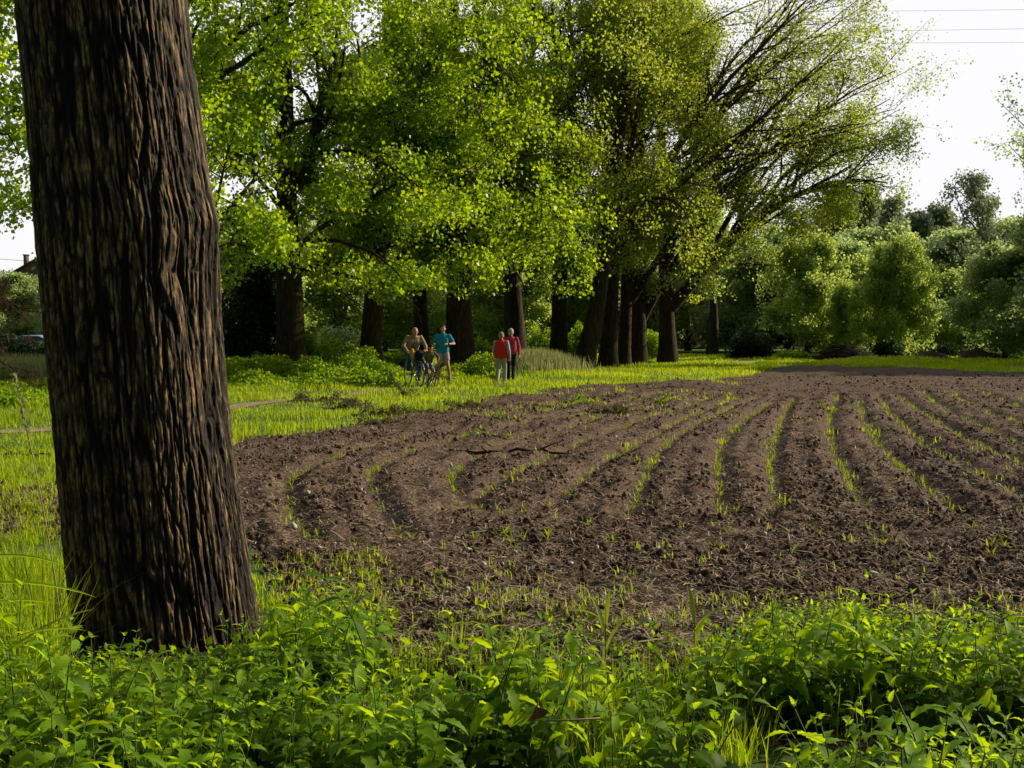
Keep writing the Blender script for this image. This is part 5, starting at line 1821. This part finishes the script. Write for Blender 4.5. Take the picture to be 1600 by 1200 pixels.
def bicycle(loc, rz, s, paint, label, basket=False):
    root = empty('bicycle', loc, rz)
    tag(root, label, 'bicycle')
    R = .34 * s
    fy, ry = -.58 * s, .48 * s
    fr = MB()
    bbk = (0, .06 * s, .30 * s); seat = (0, .22 * s, .82 * s); hdt = (0, -.36 * s, .86 * s); hdb = (0, -.40 * s, .70 * s)
    for a, b, r_ in ((bbk, seat, .016), (bbk, hdb, .018), (lerp(bbk, seat, .85), hdt, .015), (hdt, hdb, .02)):
        fr.tube([a, b], r_ * s, 8)
    for q in (-.05, .05):
        fr.tube([bbk, (q * s, ry, R)], .009 * s, 6); fr.tube([lerp(bbk, seat, .85), (q * s, ry, R)], .008 * s, 6)
    fr.build('frame', paint, root)
    fk = MB()
    for q in (-.05, .05):
        fk.tube([hdb, (q * s, (hdb[1] * .8 + fy * .2), .6 * s), (q * s, fy, R)], .011 * s, 6)
    fk.build('fork', paint, root)
    hb = MB()
    hb.tube([hdt, (0, -.38 * s, .98 * s)], .013 * s, 8)
    hb.tube([(-.29 * s, -.28 * s, 1.0 * s), (-.22 * s, -.38 * s, .99 * s), (0, -.42 * s, .98 * s), (.22 * s, -.38 * s, .99 * s), (.29 * s, -.28 * s, 1.0 * s)], .012 * s, 8)
    h_ = hb.build('handlebar', steel, root)
    for q in (-1, 1):
        g_ = MB(); g_.tube([(q * .30 * s, -.265 * s, 1.0 * s), (q * .25 * s, -.335 * s, .995 * s)], .018 * s, 8); g_.build('grip', rubber, h_)
    sd_ = MB()
    sd_.ell((0, .27 * s, .88 * s), (.085 * s, .09 * s, .03 * s)); sd_.ell((0, .15 * s, .88 * s), (.035 * s, .11 * s, .025 * s))
    sd_.tube([seat, (0, .23 * s, .87 * s)], .013 * s, 8)
    sd_.build('saddle', rubber, root)
    for yc in (fy, ry):
        w_ = MB()
        for i in range(18):
            a = i / 18 * 2 * PI
            w_.tube([(0.012 * (-1) ** i, yc, R), (0, yc + R * .93 * math.cos(a), R + R * .93 * math.sin(a))], .0018, 3, False)
        cap(w_, (-.045 * s, yc, R), (.045 * s, yc, R), .02 * s, .02 * s, 8)
        wo = w_.build('wheel', steel, root)
        t_ = MB(); ring(t_, (0, yc, R), R * .97, .019 * s); t_.build('tyre', rubber, wo)
        t_ = MB(); ring(t_, (0, yc, R), R * .91, .010 * s); t_.build('rim', steel, wo)
        mg = MB()
        for q in np.linspace(.25, PI - .35, 12)[:-1]:
            q2 = q + (PI - .6) / 12
            mg.tube([(0, yc + (R + .03) * math.cos(q), R + (R + .03) * math.sin(q)), (0, yc + (R + .03) * math.cos(q2), R + (R + .03) * math.sin(q2))], .016 * s, 5)
        mg.build('mudguard', steel, root)
    pd = MB()
    pd.tube([(-.07 * s, *bbk[1:]), (.07 * s, *bbk[1:])], .015 * s, 8)
    pd.tube([(.07 * s, *bbk[1:]), (.07 * s, bbk[1] - .06 * s, bbk[2] - .15 * s)], .009 * s, 6); pd.tube([(-.07 * s, *bbk[1:]), (-.07 * s, bbk[1] + .06 * s, bbk[2] + .15 * s)], .009 * s, 6)
    pd.box((.12 * s, bbk[1] - .06 * s, bbk[2] - .15 * s), (.09 * s, .08 * s, .02 * s)); pd.box((-.12 * s, bbk[1] + .06 * s, bbk[2] + .15 * s), (.09 * s, .08 * s, .02 * s))
    pd.build('pedals', steel, root)
    return root


loc = foot_at(646, 33.0)
bicycle(loc, .42, 1.0, paint_d, 'dark adult bicycle ridden towards the camera by the bald man')
r = empty('person', loc, .42)
tag(r, 'bald man in an open khaki jacket riding a bicycle towards the camera', 'person')
J = dict(head=(-.03, -.24, 1.60), neck=(-.01, -.12, 1.46), chest=(0, -.03, 1.28), pelvis=(0, .24, .98), hem=.02,
         shL=(-.20, -.06, 1.40), elL=(-.36, -.14, 1.16), wrL=(-.31, -.26, 1.05), shR=(.20, -.06, 1.40), elR=(.32, -.14, 1.15), wrR=(.30, -.24, 1.05),
         hpL=(-.10, .20, .93), knL=(-.16, -.18, .80), anL=(-.13, .10, .48), toeL=(-.14, -.04, .45), hpR=(.10, .20, .93), knR=(.15, -.14, .58), anR=(.12, .02, .19), toeR=(.13, -.14, .17), grip=True)
figure(r, J, 1.05, M['skin'], khaki, jeans, shoe_d, M['hair_grey'], bald=True, build=1.1)
m_ = MB(); m_.ell((-.02, -.085, 1.26), (.085, .075, .20)); skin('pullover', m_, olive, r, .011)
# yellow bag and dark bag on the handlebar
root = empty('bag', loc, .42); tag(root, 'yellow bag hanging over a dark one at the front of the adult bicycle', 'bag')
m_ = MB(); m_.ell((0, -.50, .88), (.13, .10, .17)); skin('pouch', m_, black, root, .012)
for q, sz in ((-.2, .16), (.16, .12)):
    m_ = MB(); m_.ell((q, -.47, .93), (.07, .07, sz)); skin('side_pocket', m_, yellow, root, .012)
loc = foot_at(671, 32.6)
bicycle(loc, .34, .68, paint_r, 'small child bicycle beside the adult one')
r = empty('person', loc, .34)
tag(r, 'child in a dark cap and olive jacket riding the small bicycle', 'person')
s = .70
J = {k: tuple(np.array(v) * s) for k, v in dict(head=(0, -.22, 1.62), neck=(0, -.10, 1.46), chest=(0, -.04, 1.28), pelvis=(0, .22, .97), shL=(-.18, -.06, 1.38), elL=(-.33, -.14, 1.16), wrL=(-.30, -.26, 1.05), shR=(.18, -.06, 1.38), elR=(.36, -.12, 1.18), wrR=(.29, -.24, 1.06),
     hpL=(-.10, .20, .93), knL=(-.15, -.16, .80), anL=(-.12, .10, .48), toeL=(-.13, -.04, .45), hpR=(.10, .20, .93), knR=(.14, -.12, .58), anR=(.12, .02, .20), toeR=(.13, -.12, .17)).items()}
J['hem'] = .02; J['grip'] = True
figure(r, J, .76, M['skin'], olive, cloth('faded_denim', (.14, .17, .24)), shoe_w, M['hair_dark'], cap_mat=navy)

# ================================================================== FAR LEFT: pine, house, car, tree; power lines
b = np.array([*XY(-12, 27), 0])
build_tree('pine_tree', b, [b, AT(-8, 500, 27), AT(5, 460, 27), AT(15, 432, 27)], .07, .015,
           guided=[gl(27, [(0, 527, 0), (30, 541, -.2), (60, 536, -.4)], .02), gl(27, [(5, 470, 0), (30, 480, -.3), (62, 492, -.5)], .02), gl(27, [(-5, 560, 0), (25, 578, -.2), (40, 590, -.4)], .02)],
           n_limb=12, limb_z=(.15, .97), limb_len=.9, limb_ang=(1.0, 1.6), k2=5, k3=3, nleaf=12, leaf=.08, spread=.03, leafmat='needle', trop1=(0, 0, -.08), trop3=(0, 0, -.1), label='small brownish pine with ragged branches at the left border', wid=.12)
o = copy_tree(round_)
o.location = (*XY(28, 92), 0); o.scale = (.72, .72, .66); o.rotation_euler = (0, 0, 1)
tag(o, 'rounded bluish green tree in front of the house', 'tree'); o['group'] = G1
for i, (px, Yd, s_, lb) in enumerate([(-70, 85, .6, 'green tree left of the house beyond the border'), (110, 90, .5, 'green tree hidden mostly by the near trunk'), (200, 95, .8, 'tree behind the near trunk')]):
    place(round_, False, px, Yd, s_, 1.2, None, lb, G1)
bush('green_bush', XY(35, 66), (5, 1.5, 1.5), 5000, .16, 'leaf_dark', 'dark hedge below the house at the left')

# house
hx, hy = XY(70, 115)
root = empty('house', (hx, hy, 0), .35)
tag(root, 'dark house with a reddish tiled gable roof behind the left tree', 'house')
wl = plain('house_render', (.28, .18, .17), .9, .12, 3); rf = plain('roof_tile', (.22, .09, .075), .85, .25, 6, bmp=.6, bscale=14); fr_ = plain('window_frame', (.7, .7, .68), .6, .05)
glass = plain('window_glass', (.04, .05, .06), .1, .1, 3, .6)
W_, D_, H_, RH = 8.0, 9.0, 6.4, 2.5
mb = MB()
V = np.array([[-W_ / 2, -D_ / 2, 0], [W_ / 2, -D_ / 2, 0], [W_ / 2, -D_ / 2, H_], [0, -D_ / 2, H_ + RH], [-W_ / 2, -D_ / 2, H_], [-W_ / 2, D_ / 2, 0], [W_ / 2, D_ / 2, 0], [W_ / 2, D_ / 2, H_], [0, D_ / 2, H_ + RH], [-W_ / 2, D_ / 2, H_]])
mb.add(V, [np.array([[0, 1, 2, 4], [5, 9, 7, 6], [0, 4, 9, 5], [1, 6, 7, 2]]), np.array([[4, 2, 3], [9, 8, 7]])])
mb.build('wall', wl, root, False)
mb = MB()
for q in (-1, 1):
    a = np.array([[q * (W_ / 2 + .5), -D_ / 2 - .5, H_ - .31], [0, -D_ / 2 - .5, H_ + RH + .03], [0, D_ / 2 + .5, H_ + RH + .03], [q * (W_ / 2 + .5), D_ / 2 + .5, H_ - .31]])
    V = np.concatenate([a + [0, 0, .02], a + [0, 0, .17]])
    mb.add(V, np.array([[0, 1, 2, 3], [4, 7, 6, 5], [0, 4, 5, 1], [2, 6, 7, 3], [0, 3, 7, 4]]))
ro = mb.build('roof', rf, root, False)
mb = MB(); mb.box((-1.6, 1, H_ + RH - .2), (.5, .5, 1.4)); mb.box((-1.6, 1, H_ + RH + .55), (.62, .62, .1)); mb.build('chimney', wl, ro, False)
for wx_ in (-2.2, 0, 2.2):
    for wz in (1.6, 4.4):
        mb = MB()
        for (cx_, cz_, sx_, sz_) in ((0, .65, 1.1, .08), (0, -.65, 1.1, .08), (-.51, 0, .08, 1.22), (.51, 0, .08, 1.22), (0, 0, .05, 1.2)):
            mb.box((wx_ + cx_, -D_ / 2 - .03, wz + cz_), (sx_, .07, sz_))
        wo = mb.build('window', fr_, root, False)
        mb = MB(); mb.box((wx_, -D_ / 2 - .008, wz), (1.0, .02, 1.2)); mb.build('pane', glass, wo, False)

# car
cx_, cy_ = XY(48, 78)
root = empty('parked_car', (cx_, cy_, .0), PI / 2 + .2 - PI / 2)
tag(root, 'small pale blue car parked beyond the meadow at the left', 'car')
blue = plain('car_paint', (.22, .38, .68), .25, .03, 2, .6)
prof = [(-2.1, .35), (-2.12, .75), (-1.9, .9), (-1.1, 1.0), (-.5, 1.42), (.7, 1.45), (1.5, 1.02), (2.05, .95), (2.12, .6), (2.1, .35)]
mb = MB()
n = len(prof)
V = []
for yy_ in (-.82, -.6, .6, .82):
    for (a, b_) in prof:
        tuck = 1 if abs(yy_) < .7 else (.98 if b_ > 1.05 else 1)
        V.append([a * tuck, yy_ * (.86 if b_ > 1.1 else 1), b_ - (.0 if abs(yy_) < .7 else .03)])
Q = []
for k_ in range(3):
    for i in range(n):
        Q.append([k_ * n + i, k_ * n + (i + 1) % n, (k_ + 1) * n + (i + 1) % n, (k_ + 1) * n + i])
mb.add(np.array(V), [np.array(Q), np.array([list(range(n))[::-1], [3 * n + i for i in range(n)]])])
mb.build('body', blue, root, False)
for (a, b_, c_, d_) in (((-1.0, 1.02), (-.48, 1.36), (.05, 1.38), (.05, 1.02)), ((.12, 1.02), (.12, 1.38), (.68, 1.37), (1.3, 1.03))):
    for q in (-1, 1):
        mb = MB()
        mb.add(np.array([[p_[0], q * (.83 if p_[1] < 1.1 else .73), p_[1]] for p_ in (a, b_, c_, d_)]), np.array([[0, 1, 2, 3]]))
        mb.build('window', glass, root, False)
mb = MB(); mb.add(np.array([[-1.16, -.6, 1.02], [-1.16, .6, 1.02], [-.56, .56, 1.41], [-.56, -.56, 1.41]]), np.array([[0, 1, 2, 3]])); mb.build('windscreen', glass, root, False)
for wx_ in (-1.3, 1.3):
    for q in (-.76, .76):
        mb = MB(); mb.tube([(wx_, q - .09, .31), (wx_, q + .09, .31)], .31, 20); wo = mb.build('wheel', rubber, root, False)
        mb = MB(); mb.tube([(wx_, q + math.copysign(.08, q), .31), (wx_, q + math.copysign(.1, q), .31)], .18, 14); mb.build('hubcap', steel, wo, False)
for q in (-.6, .6):
    mb = MB(); mb.ell((-2.08, q, .72), (.05, .14, .08), 10, 6); mb.build('headlight', fr_, root)

# power lines
wire = plain('wire', (.12, .12, .13), .5, .1)
for (py0, py1, lb) in ((18, 15, 'topmost of the three thin wires crossing the white sky'), (49, 45, 'middle of the three thin wires crossing the white sky'), (68, 66, 'lowest of the three thin wires crossing the white sky')):
    a, b_ = AT(1370, py0, 160), AT(1600, py1, 160)
    d = (b_ - a)
    P = [a + d * t + np.array([0, 0, .00012 * (abs(d[0]) * (t - 1)) ** 2]) for t in np.linspace(-3, 6, 20)]
    mb = MB(); mb.tube(np.array(P) - a, .02, 5)
    o = mb.build('power_line', wire); o.location = a
    tag(o, lb, 'power line')
a, b_ = AT(-40, 402, 100), AT(60, 409, 100)
mb = MB(); mb.tube(np.array([a + (b_ - a) * t for t in np.linspace(-4, 5, 10)]) - a, .02, 5)
o = mb.build('power_line', wire); o.location = a
tag(o, 'thin wire in the sky beside the house roof at the left', 'power line')
bpy.context.view_layer.update()
